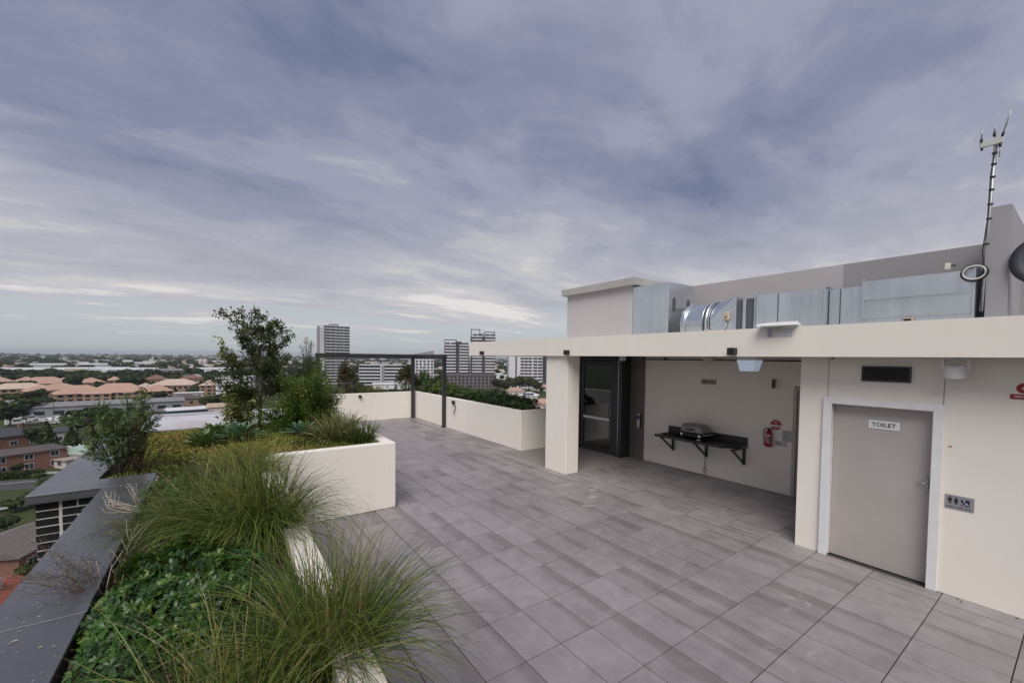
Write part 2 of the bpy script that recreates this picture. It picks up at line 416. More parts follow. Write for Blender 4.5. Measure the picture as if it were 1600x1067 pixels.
# hinged toilet door, its frame
fr = PB(L0)
for y0, y1 in ((2.045, 2.125), (0.995, 1.07)):
    fr.bbox((6.655, y0, 0), (6.80, y1, 2.115), .006); fr.bbox((6.64, y0-.008, 0), (6.66, y1+.008, 2.125), .004)
fr.bbox((6.655, 1.07, 2.05), (6.80, 2.045, 2.115), .006); fr.bbox((6.64, 1.078, 2.045), (6.66, 2.037, 2.125), .004)
fr.build('door_frame', FRAMEP, pav)
d = PB(L0); d.bbox((6.775, 1.073, 0.008), (6.815, 2.042, 2.046), .002); tdoor = d.build('toilet_door', DOORP, pav)
d = PB(L0); d.bbox((6.745, 1.105, 1.10), (6.776, 1.135, 1.25), .004); d.tube([(6.775, 1.12, 1.19), (6.735, 1.12, 1.19), (6.732, 1.20, 1.19)], .008)
h = d.build('handle', CHROME, tdoor)
d = PB(L0); d.box((6.82, 1.0, 0), (6.86, 2.1, 2.12)); d.build('door_backing', BLACK, pav)
# louvre vent above the door
v = PB(L0); v.box((6.655, 1.28, 2.36), (6.69, 1.30, 2.55)); v.box((6.655, 1.72, 2.36), (6.69, 1.74, 2.55)); v.box((6.655, 1.30, 2.36), (6.69, 1.72, 2.378)); v.box((6.655, 1.30, 2.532), (6.69, 1.72, 2.55)); v.box((6.674, 1.30, 2.378), (6.677, 1.72, 2.532))
vent = v.build('louvre_vent', CHAR, pav)
for k in range(4):
    z = 2.385+k*.037; v = PB(L0); v.add([(6.655, 1.30, z), (6.655, 1.72, z), (6.673, 1.72, z+.03), (6.673, 1.30, z+.03), (6.655, 1.30, z-.003), (6.655, 1.72, z-.003), (6.673, 1.72, z+.027), (6.673, 1.30, z+.027)],
        [(0, 1, 2, 3), (7, 6, 5, 4), (0, 4, 5, 1), (3, 2, 6, 7)]); v.build('slat', CHAR, vent)
# service door in the back corner of the recess
d = PB(L0); d.bbox((8.97, 3.30, 0), (9.0, 3.36, 2.10), .004); d.bbox((8.97, 2.44, 2.05), (9.0, 3.30, 2.10), .004); d.build('door_frame', plain('dull_frame', (.42, .40, .37), .5), pav)
d = PB(L0); d.box((9.01, 2.42, 0), (9.05, 3.36, 2.12)); d.build('service_door', DOORP, pav)
# glazed entrance: dark aluminium portal, side light, hinged leaf
GL = Mat('door_glass'); GL.set((.62, .72, .72), .01, 0, .5); GL.b.inputs['Transmission Weight'].default_value = 1.0; GL.b.inputs['IOR'].default_value = 1.75
GLASS = GL.m
p = PB(L0); p.bbox((8.62, 7.20, 0), (9.0, 7.42, ZS), .004); p.bbox((8.66, 7.42, 0), (8.78, 7.50, ZS), .004); p.bbox((8.66, 8.76, 0), (8.76, 8.80, ZS), .003)
p.bbox((8.66, 7.5, 2.56), (8.78, 8.76, ZS), .003); p.bbox((8.66, 9.26, 0), (8.76, 9.32, ZS), .003); p.bbox((8.67, 8.8, 0), (8.75, 9.26, .05), .003); p.bbox((8.67, 8.8, 2.62), (8.75, 9.26, ZS), .003)
portal = p.build('entrance_portal', CHAR, pav)
p = PB(L0); p.box((8.612, 7.30, .05), (8.619, 7.315, 2.6)); p.build('trim_strip', CHROME, portal)
p = PB(L0); p.box((8.70, 8.81, .05), (8.712, 9.25, 2.62)); p.build('side_light', GLASS, portal)
leaf = PB(L0); leaf.bbox((8.68, 7.505, .01), (8.74, 7.63, 2.55), .003); leaf.bbox((8.68, 8.63, .01), (8.74, 8.755, 2.55), .003); leaf.bbox((8.68, 7.63, .01), (8.74, 8.63, .14), .003); leaf.bbox((8.68, 7.63, 2.40), (8.74, 8.63, 2.55), .003)
gd = leaf.build('glass_door', CHAR, pav)
p = PB(L0); p.box((8.704, 7.625, .135), (8.714, 8.635, 2.405)); p.build('pane', GLASS, gd)
p = PB(L0); p.bbox((8.655, 7.64, .915), (8.68, 8.62, .985), .006); p.build('push_bar', WHITEP, gd)
p = PB(L0); p.tube([(8.66, 7.57, .95), (8.62, 7.57, .95), (8.62, 7.57, 1.25), (8.66, 7.57, 1.25)], .009); p.build('handle', CHROME, gd)
for z in (.25, 2.25):
    p = PB(L0); p.tube([(8.668, 8.765, z-.06), (8.668, 8.765, z+.06)], .011); p.build('hinge', BLACK, gd)
# dim lobby behind the glass
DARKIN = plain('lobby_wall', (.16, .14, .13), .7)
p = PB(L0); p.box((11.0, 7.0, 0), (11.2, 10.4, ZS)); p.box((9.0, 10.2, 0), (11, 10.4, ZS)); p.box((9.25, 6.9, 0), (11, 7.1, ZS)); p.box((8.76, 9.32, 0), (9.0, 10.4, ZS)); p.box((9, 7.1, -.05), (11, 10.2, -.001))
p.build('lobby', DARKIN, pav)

# plant level above the roof
m = PB(L0); m.box((8.5, 6.82, 3.02), (10.6, 9.2, 4.44)); lift = m.build('lift_overrun', LILAC, pav)
m = PB(L0); m.box((8.36, 6.66, 4.44), (10.8, 9.30, 4.62)); m.build('lift_roof', render_wall('weathered_slab', (.42, .40, .385), .25), pav)
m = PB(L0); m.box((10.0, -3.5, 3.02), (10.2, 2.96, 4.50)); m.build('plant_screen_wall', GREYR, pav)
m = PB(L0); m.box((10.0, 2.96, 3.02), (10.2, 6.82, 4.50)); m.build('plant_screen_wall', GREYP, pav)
m = PB(L0); m.box((8.5, 0.735, 3.02), (10.0, 0.93, 4.69)); m.build('fin_wall', render_wall('fin_render', (.31, .305, .33), .1), pav)

# body of the building under the terrace
BRK = Mat('black_brick'); w = BRK.coord('World')
BRK.set(BRK.mix(1, (.014, .0135, .0145, 1), BRK.ramp(BRK.noise(w, 30, 4), [(.2, .6), (.8, 1.6)]), 'MULTIPLY'), .6, 0, .2); BRK.bump(BRK.noise(w, 120, 3), .4, .002)
MORTAR = plain('white_mortar', (.60, .56, .54), .9, 0, .15, 40)
m = PB((4, 4, -28)); m.box((-1.0, -6, -28), (12, 6.40, -.32)); m.box((-1.5, 6.61, -28), (12, 18.2, -.32)); m.box((-.98, -6, -.32), (-.75, 6.4, .98))
bb = thing('apartment_building', 'dark brick apartment building whose roof carries the terrace', 'building', (4, 4, -28))
m.build('wall', BRK.m, bb)
m = PB((4, 4, -28)); m.box((-.60, -6, -.32), (.61, 6.4, -.02)); m.box((-.60, 6.61, -.32), (2.45, 18.2, -.02)); m.box((2.45, 17.01, -.32), (12, 18.2, -.02)); m.box((9.35, -6, -.32), (12, 17.0, -.02)); m.build('roof_slab', GREYR, bb)
# ------------------------------------------------------------------ planters
def planter(name, label, wall_boxes, soil_boxes, loc):
    t = thing(name, label, 'planter', loc)
    for a, b in wall_boxes:
        m = PB(loc); m.bbox(a, b, .006); m.build('wall', CREAM, t)
    SO = soil_mat
    m = PB(loc)
    for a, b in soil_boxes: m.box(a, b)
    m.build('soil', SO, t); return t
M = Mat('potting_soil'); w = M.coord('World')
M.set(M.ramp(M.noise(w, 14, 6, .7), [(.3, (.018, .012, .008)), (.6, (.055, .038, .024)), (.8, (.09, .065, .04))]), .95, 0, .1); M.bump(M.noise(w, 30, 5), 1, .03); soil_mat = M.m
ZT = 1.12
planter('corner_planter', 'cream planter with grasses and small trees along the brick parapet', 
    [((0.44, -3, 0), (0.62, 6.99, ZT)), ((0.62, 6.99, 0), (2.32, 7.16, ZT)), ((2.32, 6.99, 0), (2.50, 16.9, ZT))],
    [((-.66, -3, .3), (.44, 6.99, 1.03)), ((-.66, 6.99, .3), (.62, 7.3, 1.03)), ((-.66, 7.3, .3), (2.4, 10.55, 1.03)), ((.62, 7.1, .3), (2.4, 7.3, 1.03)), ((-1.17, 6.86, .3), (-.66, 10.55, 1.0)), ((2.0, 10.55, .3), (2.32, 16.9, 1.03))], (.6, 5, 0))
planter('back_planter', 'cream planter wall across the far end of the terrace', [((2.5, 17.0, 0), (7.05, 17.17, ZT))], [((2.5, 17.17, .3), (7.05, 18.1, 1.03))], (5, 17, 0))
planter('hedge_planter', 'long cream planter with a green hedge beside the entrance', [((6.92, 9.30, 0), (7.09, 17.0, ZT)), ((7.09, 9.30, 0), (8.4, 9.47, ZT))], [((7.09, 9.47, .3), (8.3, 17.0, 1.03))], (7.5, 12, 0))

# brick parapet with metal coping that jogs outward
COP = Mat('coping_metal'); w = COP.coord('World')
n1 = COP.noise(w, 2.2, 5, .6); n2 = COP.noise(w, 45, 3)
COP.set(COP.mix(1, (.135, .137, .152, 1), COP.mix(.5, COP.ramp(n1, [(.3, .85), (.7, 1.12)]), COP.ramp(n2, [(.35, .92), (.7, 1.05)])), 'MULTIPLY'), COP.ramp(n1, [(.3, .24), (.7, .36)]), .45, .6)
par = thing('brick_parapet', 'black brick parapet with white joints under a dark grey metal coping', 'wall', (-1, 6, 0)); LP = (-1, 6, 0)
def coping(a, b, drop=.09):
    m = PB(LP); m.bbox((a[0], a[1], 1.075), (b[0], b[1], 1.10), .004)
    m.box((a[0]+.002, a[1]+.002, 1.10-drop), (b[0]-.002, a[1]+.008, 1.0755)); m.box((a[0]+.002, a[1]+.008, 1.10-drop), (a[0]+.008, b[1]-.002, 1.0755)); m.box((b[0]-.008, a[1]+.008, 1.10-drop), (b[0]-.002, b[1]-.002, 1.0755))
    m.build('coping', COP.m, par)
coping((-1.07, -3, 0), (-.64, 3.3993, 0)); coping((-1.07, 3.4007, 0), (-.64, 6.4205, 0))
coping((-1.66, 6.422, 0), (-.64, 6.86, 0)); coping((-1.66, 6.864, 0), (-1.18, 10.62, 0))
m = PB(LP); m.box((-1.60, 6.502, -2.2), (-.62, 6.80, 1.07)); m.box((-1.595, 6.80, -2.2), (-1.25, 10.6, 1.07)); m.box((-.98, -3, -.31), (-.68, 6.5, 1.04)); m.build('mortar_wall', MORTAR, par)
bm_ = {}
for c in range(20):
    z0 = .985-c*.086-.076
    xs = [(-1.60, -1.43)] ; x = -1.405 if c % 2 else -1.405-.115
    first = True
    while x < -.95:
        x1 = x+.23
        xs.append((max(x, -1.405), min(x1, -.95))); x = x1+.011
    for a, b in xs:
        if b-a < .02: continue
        k = round(b-a, 3)
        if k not in bm_: q = MB(); q.bbox((0, -.014, 0), (b-a, .05, .075), .003); bm_[k] = q.mesh('brick', BRK.m)
        o = link('brick', bm_[k], par); o.location = (a+1+rnd.uniform(-.001, .001), .512+rnd.uniform(-.002, .002), z0)
# outer side of the jog, bricks in the same bond
bz = MB(); bz.bbox((-.014, 0, 0), (.05, .23, .075), .003); bzm = bz.mesh('brick', BRK.m)
for c in range(14):
    for k in range(15):
        o = link('brick', bzm, par); o.location = (-.60+.001, .53+k*.241+(c % 2)*.12, .985-c*.086-.076)
# low roof slab beyond the planter, with its dark upstand
WR = Mat('pale_roof_membrane'); w = WR.coord('World', (1, .6, 1)); 
WR.set(WR.mix(WR.ramp(WR.noise(w, 1.6, 6, .65), [(.45, 0), (.7, 1)]), (.56, .55, .58, 1), (.42, .36, .35, 1)), .45)
lr = thing('low_roof', 'pale membrane roof with a raised lip behind the planter', 'roof', (.5, 12, 1))
q = PB((.5, 12, 1)); q.box((-1.2, 10.80, .6), (1.95, 13.2, 1.06)); q.build('roof_sheet', WR.m, lr)
q = PB((.5, 12, 1)); q.bbox((-1.28, 10.7, .6), (1.98, 10.80, 1.10), .005); q.bbox((-1.28, 13.2, .6), (1.98, 13.32, 1.12), .005); q.bbox((-1.30, 10.8, .6), (-1.2, 13.2, 1.12), .005); q.build('lip', plain('pale_trim', (.42, .43, .46), .4), lr)
q = PB((.5, 12, 1)); q.box((-1.17, 10.56, .5), (1.98, 10.695, 1.075)); q.build('upstand', plain('black_flashing', (.012, .013, .015), .5), lr)

# lapped cover strips over the coping joints, dust and dry flecks lying on the metal
for y in (3.40, 1.0, 5.6): m = PB(LP); m.bbox((-1.075, y-.05, 1.1005), (-.635, y+.05, 1.1035), .001); m.build('cover_strip', COP.m, par)
fk = MB()
for k in range(260):
    if k < 200: x, y = rnd.uniform(-1.05, -.66), rnd.uniform(2.6, 6.4)
    else: x, y = rnd.uniform(-1.6, -.7), rnd.uniform(6.45, 6.84)
    s = abs(rnd.gauss(.003, .004))+.0015; a = rnd.uniform(0, 6.28); z = 1.1045
    fk.add([(x+s*math.cos(a+q), y+s*.55*math.sin(a+q), z+(.002 if q == 1.6 else 0)) for q in (0, 1.6, 3.1, 4.7)], [(0, 1, 2, 3)])
tag(fk.build('dry_flecks', plain('pale_fleck', (.38, .33, .25), .9, 0, .5, 40)), kind='stuff')

# ------------------------------------------------------------------ galvanised duct run on the roof
GV = Mat('galvanised_sheet'); w = GV.coord('World')
bl = GV.ramp(GV.noise(w, 1.1, 3), [(.3, .84), (.7, 1.05)]); st_ = GV.ramp(GV.noise(GV.coord('World', (1, 1, .12)), 7, 3), [(.35, .93), (.65, 1.03)])
GV.set(GV.mix(1, GV.mix(1, (.66, .70, .74, 1), st_, 'MULTIPLY'), bl, 'MULTIPLY'), GV.ramp(GV.noise(w, 1.5, 3), [(.3, .26), (.7, .36)]), .9)
GALV = GV.m
SEAL = plain('duct_seam', (.10, .11, .12), .6, .3)
def duct(label, a, b, ribs=0, axis='v', name='duct_section', flange=True):
    t = thing(name, label, 'duct', a, 0, 'galvanised duct run on the canopy roof'); m = PB(a); m.bbox(a, b, .006); m.build('casing', GALV, t)
    x0, y0, z0 = a; x1, y1, z1 = b
    for k in range(ribs):
        m = PB(a)
        if axis == 'v': y = y0+(y1-y0)*(k+1)/(ribs+1); m.bbox((x0-.010, y-.008, z0+.01), (x0+.002, y+.008, z1-.01), .002)
        else: z = z0+(z1-z0)*(k+1)/(ribs+1); m.bbox((x0-.030, y0+.03, z-.014), (x0+.002, y1-.03, z+.014), .003)
        m.build('rib', SEAL if (axis == 'v' and k % 2) else GALV, t)
    if flange:
        for y in (y0, y1-.028):
            m = PB(a); e = .030
            m.bbox((x0-e, y, z0-.0), (x0-.001, y+.028, z1+e), .003); m.bbox((x0-.001, y, z1+.001), (x1+e, y+.028, z1+e), .003); m.build('flange', GALV, t)
    return t
duct('tall galvanised duct box standing against the lift overrun', (8.5, 5.80, 3.02), (9.52, 6.81, 4.40), 1, 'v', flange=False)
# slotted openings on the near face of that box
du = bpy.data.objects['duct_section']
for x in (8.72, 9.30):
    m = PB((8.5, 5.8, 3.02)); m.prism([(x-.05, 0), (x+.05, 0)], 0, 0) if False else None
    pts = [(x+.055*math.cos(a), 5.793, 4.0+.055*math.sin(a)) for a in [math.pi*k/10 for k in range(11)]] + [(x-.055, 5.793, 3.03), (x+.055, 5.793, 3.03)]
    m.add(pts + [(p[0], 5.802, p[2]) for p in pts], [tuple(reversed(range(13)))] + [(i, (i+1) % 13, 13+(i+1) % 13, 13+i) for i in range(13)])
    m.build('slot', SEAL, du)
duct('flat galvanised duct with a dark seam behind the white weather cap', (8.5, 2.745, 3.02), (9.4, 3.86, 3.86), 2, 'v')
duct('short darker duct piece set back between two flat ducts', (8.62, 2.26, 3.02), (9.3, 2.735, 3.84), 2, 'v', flange=False)
duct('long galvanised duct with two raised horizontal ribs', (8.5, 1.02, 3.02), (9.4, 2.25, 3.89), 2, 'h')
# axial fan between the box and the flat duct, cone transition
fan = thing('duct_fan', 'round duct fan with clamp rings beside the tall duct box', 'fan', (8.97, 5.16, 3.39))
AX = Matrix.Rotation(math.radians(-90), 4, 'X')      # lathe axis z -> +Y
def lat(prof, name, mat, par, yy):
    m = MB(); m.lathe(prof, 40, 0, Matrix.Translation((0, yy, 0)) @ AX, False); return m.build(name, mat, par)
lat([(.455, -.34), (.455, .34)], 'body', GALV, fan, 0)
lat([(.455, 0), (.505, 0), (.505, .02), (.455, .02)], 'clamp_ring', GALV, fan, .22)
lat([(.455, 0), (.51, 0), (.51, .03), (.455, .03)], 'clamp_ring', GALV, fan, -.30)
lat([(.455, 0), (.49, 0), (.49, .02), (.455, .02)], 'clamp_ring', GALV, fan, -.20)
lat([(.454, -.01), (.478, .0), (.478, .1), (.454, .11)], 'flexible_sleeve', SEAL, fan, -.30)
lat([(.43, .0), (.43, .5)], 'intake_sleeve', SEAL, fan, .3)
tr = thing('duct_transition', 'shiny cone shaped duct transition between the fan and the flat duct', 'duct', (8.95, 4.4, 3.42))
n = 48; arc = [(.455*math.cos(2*math.pi*k/n)+.02, .40, .455*math.sin(2*math.pi*k/n)-.03) for k in range(n)]
cor = [(.45, -.12, .455), (-.45, -.12, .455), (-.45, -.12, -.40), (.45, -.12, -.40)]
m = MB(); q = n//4
m.add(arc+cor, [(n+j, j*q+k, (j*q+k+1) % n) for j in range(4) for k in range(q)]+[(n+(j-1) % 4, (j*q) % n, n+j) for j in range(4)], 0, None, False); m.build('cone', GALV, tr)
m = MB(); m.bbox((-.46, -.15, -.40), (.45, -.118, .465), .004); m.build('flange', GALV, tr)
m = MB(); m.bbox((-.40, -.48, -.40), (.42, -.152, .40), .004); m.build('casing', SEAL, tr)
m = MB(); m.bbox((-.445, -.33, -.40), (-.405, -.27, .40), .006); m.build('rib', GALV, tr)
m = MB(); m.bbox((-.445, -.52, -.40), (-.405, -.482, .46), .006); m.build('rib', GALV, tr)
CONDUIT = plain('grey_conduit', (.50, .49, .47), .5)
t = thing('isolator_switch', 'small beige switch box on the duct transition with a looped grey cable', 'switch', (8.47, 4.42, 3.50))
m = MB(); m.bbox((-.05, -.055, -.085), (.03, .055, .085), .012); m.build('box', plain('beige_plastic', (.47, .42, .33), .5), t)
m = MB(); m.tube([(-.05, -.01, -.02), (-.075, -.01, -.02)], .018); m.build('knob', REDP, t)
m = MB(); m.tube([(0, .01, -.08), (0, .02, -.20), (0, .10, -.30), (0, .25, -.33), (0, .40, -.26), (0, .46, -.25), (0, .52, -.36), (0, .52, -.47)], .014); m.build('cable', CONDUIT, t)
t = thing('junction_box', 'small brown socket box at the foot of the ribbed duct, fed by a grey conduit', 'junction box', (8.44, 1.68, 3.20))
m = MB(); m.bbox((-.05, -.06, -.05), (.05, .06, .07), .01); m.build('box', plain('tan_plastic', (.40, .33, .24), .5), t)
m = MB(); m.bbox((-.056, -.04, -.03), (-.049, .04, .05), .004); m.build('socket', BLACK, t)
m = MB(); m.tube([(-.02, .06, 0), (-.02, .3, .0), (-.03, .52, -.02), (-.04, .75, -.09), (-.05, .95, -.12)], .016); m.build('conduit', CONDUIT, t)
t = thing('sensor_box', 'tiny pale box fixed on top of the ribbed duct', 'sensor', (8.5, 1.30, 3.925))
m = MB(); m.bbox((-.03, -.03, 0), (.03, .03, .09), .008); m.build('box', plain('cream_plastic', (.6, .57, .48), .5), t); m = MB(); m.tube([(0, -.03, .05), (0, -.08, .05)], .01); m.build('gland', BLACK, t)
# antenna mast
t = thing('antenna_mast', 'slim leaning mast with stub antennas clamped to the grey fin wall', 'antenna', (8.44, .955, 3.3))
MG = plain('mast_aluminium', (.40, .41, .42), .4, .5)
top = Vector((-.02, -.06, 2.36))
m = MB(); m.tube([(0, 0, 0), top*.5, top], [.018, .018, .018], 10); m.build('pole', MG, t)
for f in (.38, .52, .60, .68, .75, .82, .88):
    p = top*f; m = MB(); m.tube([p-Vector((0, 0, .010)), p+Vector((0, 0, .010))], .027, 10); m.build('tie', BLACK, t)
e = 2.22; m = MB(); m.bbox((-.055, -.130, e-.042), (-.026, .085, e+.042), .008); m.build('mounting_plate', plain('antenna_white', (.50, .51, .50), .5), t)
for i, (y, dz, dy, ln) in enumerate(((.068, .03, 0, .14), (-.045, .07, -.0, .10), (-.115, .045, -.075, .30))):
    m = MB(); m.tube([(-.05, y, e+dz), (-.05, y+dy*.12, e+dz+.05)], .014, 8); m.build('base_coupling', BLACK, t)
    m = MB(); m.tube([(-.05, y+dy*.12, e+dz+.05), (-.05, y+dy, e+dz+.05+ln)], .008, 8); m.build('stub_antenna', MG, t)
m = MB(); m.tube([(-.05, -.10, e-.05), (-.05, -.097, e-.22)], .007, 8); m.build('stub_antenna', MG, t)
m = MB(); m.tube([(-.05, -.10, e-.045), (-.05, -.10, e-.09)], .014, 8); m.build('base_coupling', BLACK, t)
m = MB(); m.tube([(-.05, .06, e-.045), (-.05, .06, e-.075)], .013, 8); m.build('base_coupling', BLACK, t)
m = MB(); m.tube([(-.05, -.08, e-.05), (-.035, -.05, e-.2), (-.03, -.03, e-.4), (-.03, -.02, 1.2), (-.028, .0, .95), (-.03, .012, .8), (-.028, -.01, .6), (-.03, .005, .3), (-.025, 0, 0)], .007, 6); m.build('cable', BLACK, t)
t = thing('cable_coil', 'coil of black and white cable hung beside the mast', 'cable', (8.43, 1.03, 3.83))
for k, (r, mm, th) in enumerate(((.112, BLACK, .012), (.102, plain('white_cable', (.6, .6, .6), .5), .010), (.107, BLACK, .010), (.094, bpy.data.materials['white_cable'], .009))):
    m = MB(); pts = [(-.01-.012*k+.01*math.sin(a*3+k), 1.12*r*math.cos(a), r*math.sin(a)*.98) for a in [2*math.pi*j/40 for j in range(41)]]
    m.tube(pts, th, 8); m.build('cable_loop', mm, t)
t = thing('satellite_dish', 'dark satellite dish at the right edge in front of the grey fin wall', 'dish', (8.45, .41, 3.91))
m = MB(); rot = Matrix.Rotation(math.radians(-84), 4, 'Y') @ Matrix.Scale(1.15, 4)
m.lathe([(.001, -.06), (.10, -.055), (.2, -.035), (.28, 0), (.285, .004), (.2, -.028), (.10, -.048), (.001, -.052)], 40, 0, rot, False); m.build('reflector', plain('dish_grey', (.045, .048, .056), .5), t)
m = MB(); m.tube([rot @ Vector((-.22, 0, -.03)), rot @ Vector((-.05, 0, .30))], .010, 6); m.build('feed_arm', MG, t)
m = MB(); m.tube([(.05, 0, -.03), (.16, 0, -.1), (.16, .24, -.1)], .02, 8); m.build('bracket', MG, t)
# white weather cap on the canopy edge, and the plastic tag below it
t = thing('wall_floodlight', 'white sloping floodlight cap perched on the canopy edge', 'light', (6.22, 2.55, 3.06)); t.scale = (.9, .9, .75)
m = MB(); m.add([(-.10, -.29, .02), (-.10, .27, .02), (.22, .24, .02), (.22, -.24, .02), (-.08, -.27, .065), (-.08, .25, .065), (.18, .20, .11), (.18, -.20, .11)], [(3, 2, 1, 0), (4, 5, 6, 7), (0, 1, 5, 4), (1, 2, 6, 5), (2, 3, 7, 6), (3, 0, 4, 7)]); m.build('cap', WHITEP, t)
m = MB(); m.bbox((-.115, -.08, -.005), (-.02, .20, .028), .006); m.build('lamp_housing', GREYPL, t)
t = thing('plastic_tag', 'clear plastic tag with a lilac end stuck below the floodlight', 'tag'); wall_frame(t, 6.246, 2.53, 2.985)
m = MB(); m.bbox((-.155, -.055, 0), (-.10, .05, .006), .001); m.build('coloured_end', plain('lilac_plastic', (.36, .33, .45), .3), t)
m = MB(); m.bbox((-.098, -.05, 0), (.15, .05, .005), .001); m.build('sleeve', plain('frosted_plastic', (.55, .54, .56), .2), t)

# ------------------------------------------------------------------ fixtures on the walls
def cube_light(label, X, Y, Z, s, face, group):
    t = thing('wall_light', label, 'light', (X, Y, Z), 0, group)
    m = MB()
    if face == 'x': m.bbox((-s*1.05, -s/2, -s/2), (-.004, s/2, s/2), .006)
    else: m.bbox((-s/2, -s*1.05, -s/2), (s/2, -.004, s/2), .006)
    m.build('housing', BLACK, t)
    m = MB()
    if face == 'x': m.box((-s*.85, -s*.3, -s/2-.003), (-.02, s*.3, -s/2+.002))
    else: m.box((-s*.3, -s*.85, -s/2-.003), (s*.3, -.02, -s/2+.002))
    m.build('lens', plain('lamp_lens', (.5, .5, .48), .2), t)
cube_light('black cube wall light at the far left end of the canopy fascia', 6.25, 10.27, 2.735, .10, 'x', 'black cube lights on the fascia')
cube_light('black cube wall light on the fascia above the column', 6.25, 6.71, 2.735, .10, 'x', 'black cube lights on the fascia')
cube_light('black cube wall light on the fascia above the white ceiling lamp', 6.25, 3.14, 2.735, .105, 'x', 'black cube lights on the fascia')
cube_light('small black cube light on the back planter wall', 17*0+4.61, 17.0, 1.03-.03, .10, 'y', 'black lights on the planter walls')
t = thing('socket_outlet', 'black outlet with a dangling loose cable on the hedge planter wall', 'outlet', (6.92, 13.33, .98), 0)
m = MB(); m.bbox((-.09, -.07, -.05), (-.003, .07, .07), .01); m.build('housing', BLACK, t)
m = MB(); m.tube([(-.04, -.03, -.05), (-.05, -.10, -.09), (-.05, -.16, -.08), (-.04, -.17, -.16), (-.05, -.12, -.27), (-.05, -.05, -.33), (-.05, -.07, -.40), (-.06, -.10, -.41)], .014, 6); m.build('cable', BLACK, t)
# ceiling lamp with translucent tapered diffuser (it is on)
t = thing('ceiling_lamp', 'white tapered ceiling lamp hanging under the canopy by the barbecue', 'light', (6.95, 3.24, 2.70)); t.scale = (.8, .78, .92)
m = MB(); m.bbox((-.16, -.18, -.10), (.16, .18, 0), .01); m.build('base', WHITEP, t)
DL = Mat('lit_diffuser'); DL.set((.62, .68, .76), .3); DL.b.inputs['Emission Color'].default_value = (.62, .78, 1, 1); DL.b.inputs['Emission Strength'].default_value = .12
m = MB(); a = [(-.16, -.18), (.16, -.18), (.16, .18), (-.16, .18)]; b = [(x*.72, y*.74) for x, y in a]
m.add([(x, y, -.102) for x, y in a]+[(x, y, -.29) for x, y in b], [(0, 1, 2, 3), (7, 6, 5, 4)]+[(i, 4+i, 4+(i+1) % 4, (i+1) % 4) for i in range(4)]); m.build('diffuser', DL.m, t)
# sprinkler pipe along the recess ceiling
t = thing('ceiling_pipe', 'thin black pipe running along the top of the recess wall', 'pipe', (8.93, 5, 2.605))
m = MB(); m.tube([(0, -2.55, 0), (0, 1.72, 0)], .014, 8); m.build('tube', BLACK, t)
for y in (1.15, -.6, -2.3):
    m = MB(); m.bbox((-.02, y-.02, -.02), (.07, y+.02, .035), .004); m.build('clip', BLACK, t)
t = thing('security_camera', 'white box with a small black camera hanging by the entrance', 'camera', (8.45, 7.05, 2.70))
m = MB(); m.bbox((-.06, -.06, -.14), (.06, .06, 0), .008); m.build('mount', WHITEP, t)
m = MB(); m.tube([(0, 0, -.14), (0, -.03, -.19)], .018, 8); m.tube([(-.05, -.03, -.20), (.05, -.05, -.22)], .032, 10); m.build('camera_head', BLACK, t)
t = thing('smoke_sensor', 'small cream box under the recess ceiling beside the ceiling lamp', 'sensor', (8.6, 4.85, 2.70))
m = MB(); m.bbox((-.07, -.10, -.14), (.07, .10, 0), .012); m.build('housing', plain('cream_box', (.55, .50, .44), .5), t)
t = thing('speaker', 'white drum speaker hanging under the canopy by the toilet door', 'speaker', (6.50, .90, 2.575), 0)
m = MB(); rt = Matrix.Translation((0, 0, -.05)) @ Matrix.Rotation(math.radians(-14), 4, 'Y')
m.lathe([(.06, .055), (.082, .045), (.086, .0), (.088, -.07), (.084, -.085)], 28, 0, rt); m.build('body', WHITEP, t)
m = MB(); m.lathe([(.080, -.0851), (.078, -.090), (.001, -.091)], 28, 0, rt, False); m.build('grille', plain('speaker_grille', (.27, .27, .27), .7), t)
m = MB()
for y in (-.096, .096): m.bar((0, y, -.06), (0, y, .06), .018, .004)
m.bar((0, -.10, .075), (0, .10, .075), .018, .02); m.build('bracket', WHITEP, t)
t = thing('reed_bracket', 'small steel bracket under the canopy left of the louvre vent', 'bracket', (6.55, 1.98, 2.70))
m = MB(); m.bbox((-.03, -.12, -.03), (.03, .12, 0), .004); m.bbox((-.01, .02, -.07), (.01, .05, -.028), .003); m.build('plate', plain('zinc', (.3, .29, .28), .5, .6), t)

# ------------------------------------------------------------------ signs
SIGNW = plain('sign_white', (.72, .72, .73), .35, 0, .04); SIGNG = plain('sign_silver', (.33, .33, .345), .35, .3, .06, 30)
INK = plain('sign_ink', (.010, .012, .02), .5); NAVY = plain('sign_navy', (.008, .016, .055), .4); SIGNT = plain('sign_tan', (.40, .37, .33), .45, 0, .05)
WINK = plain('white_ink', (.68, .66, .66), .45)
t = thing('toilet_sign', 'white TOILET sign on the taupe door', 'sign'); wall_frame(t, 6.774, 1.53, 1.815)
m = MB(); m.bbox((-.15, -.052, 0), (.15, .052, .005), .0015); m.build('plate', SIGNW, t)
text('lettering', 'TOILET', .068, INK, t, (0, 0, .0062), .0012, 1.05)
t = thing('bbq_sign', 'small framed BBQ AREA sign high on the recess wall', 'sign'); wall_frame(t, 8.998, 5.06, 2.115)
m = MB(); m.bbox((-.17, -.052, 0), (.17, .052, .006), .002); m.build('plate', SIGNT, t)
m = MB()
for a, b in (((-.172, -.056), (-.160, .056)), ((.160, -.056), (.172, .056)), ((-.16, .050), (.16, .056)), ((-.16, -.056), (.16, -.050))): m.box((a[0], a[1], .0062), (b[0], b[1], .010))
m.build('border', plain('sign_edge', (.08, .075, .07), .5), t)
text('lettering', 'BBQ AREA', .062, INK, t, (0, -.004, .0068), .0028, .98)
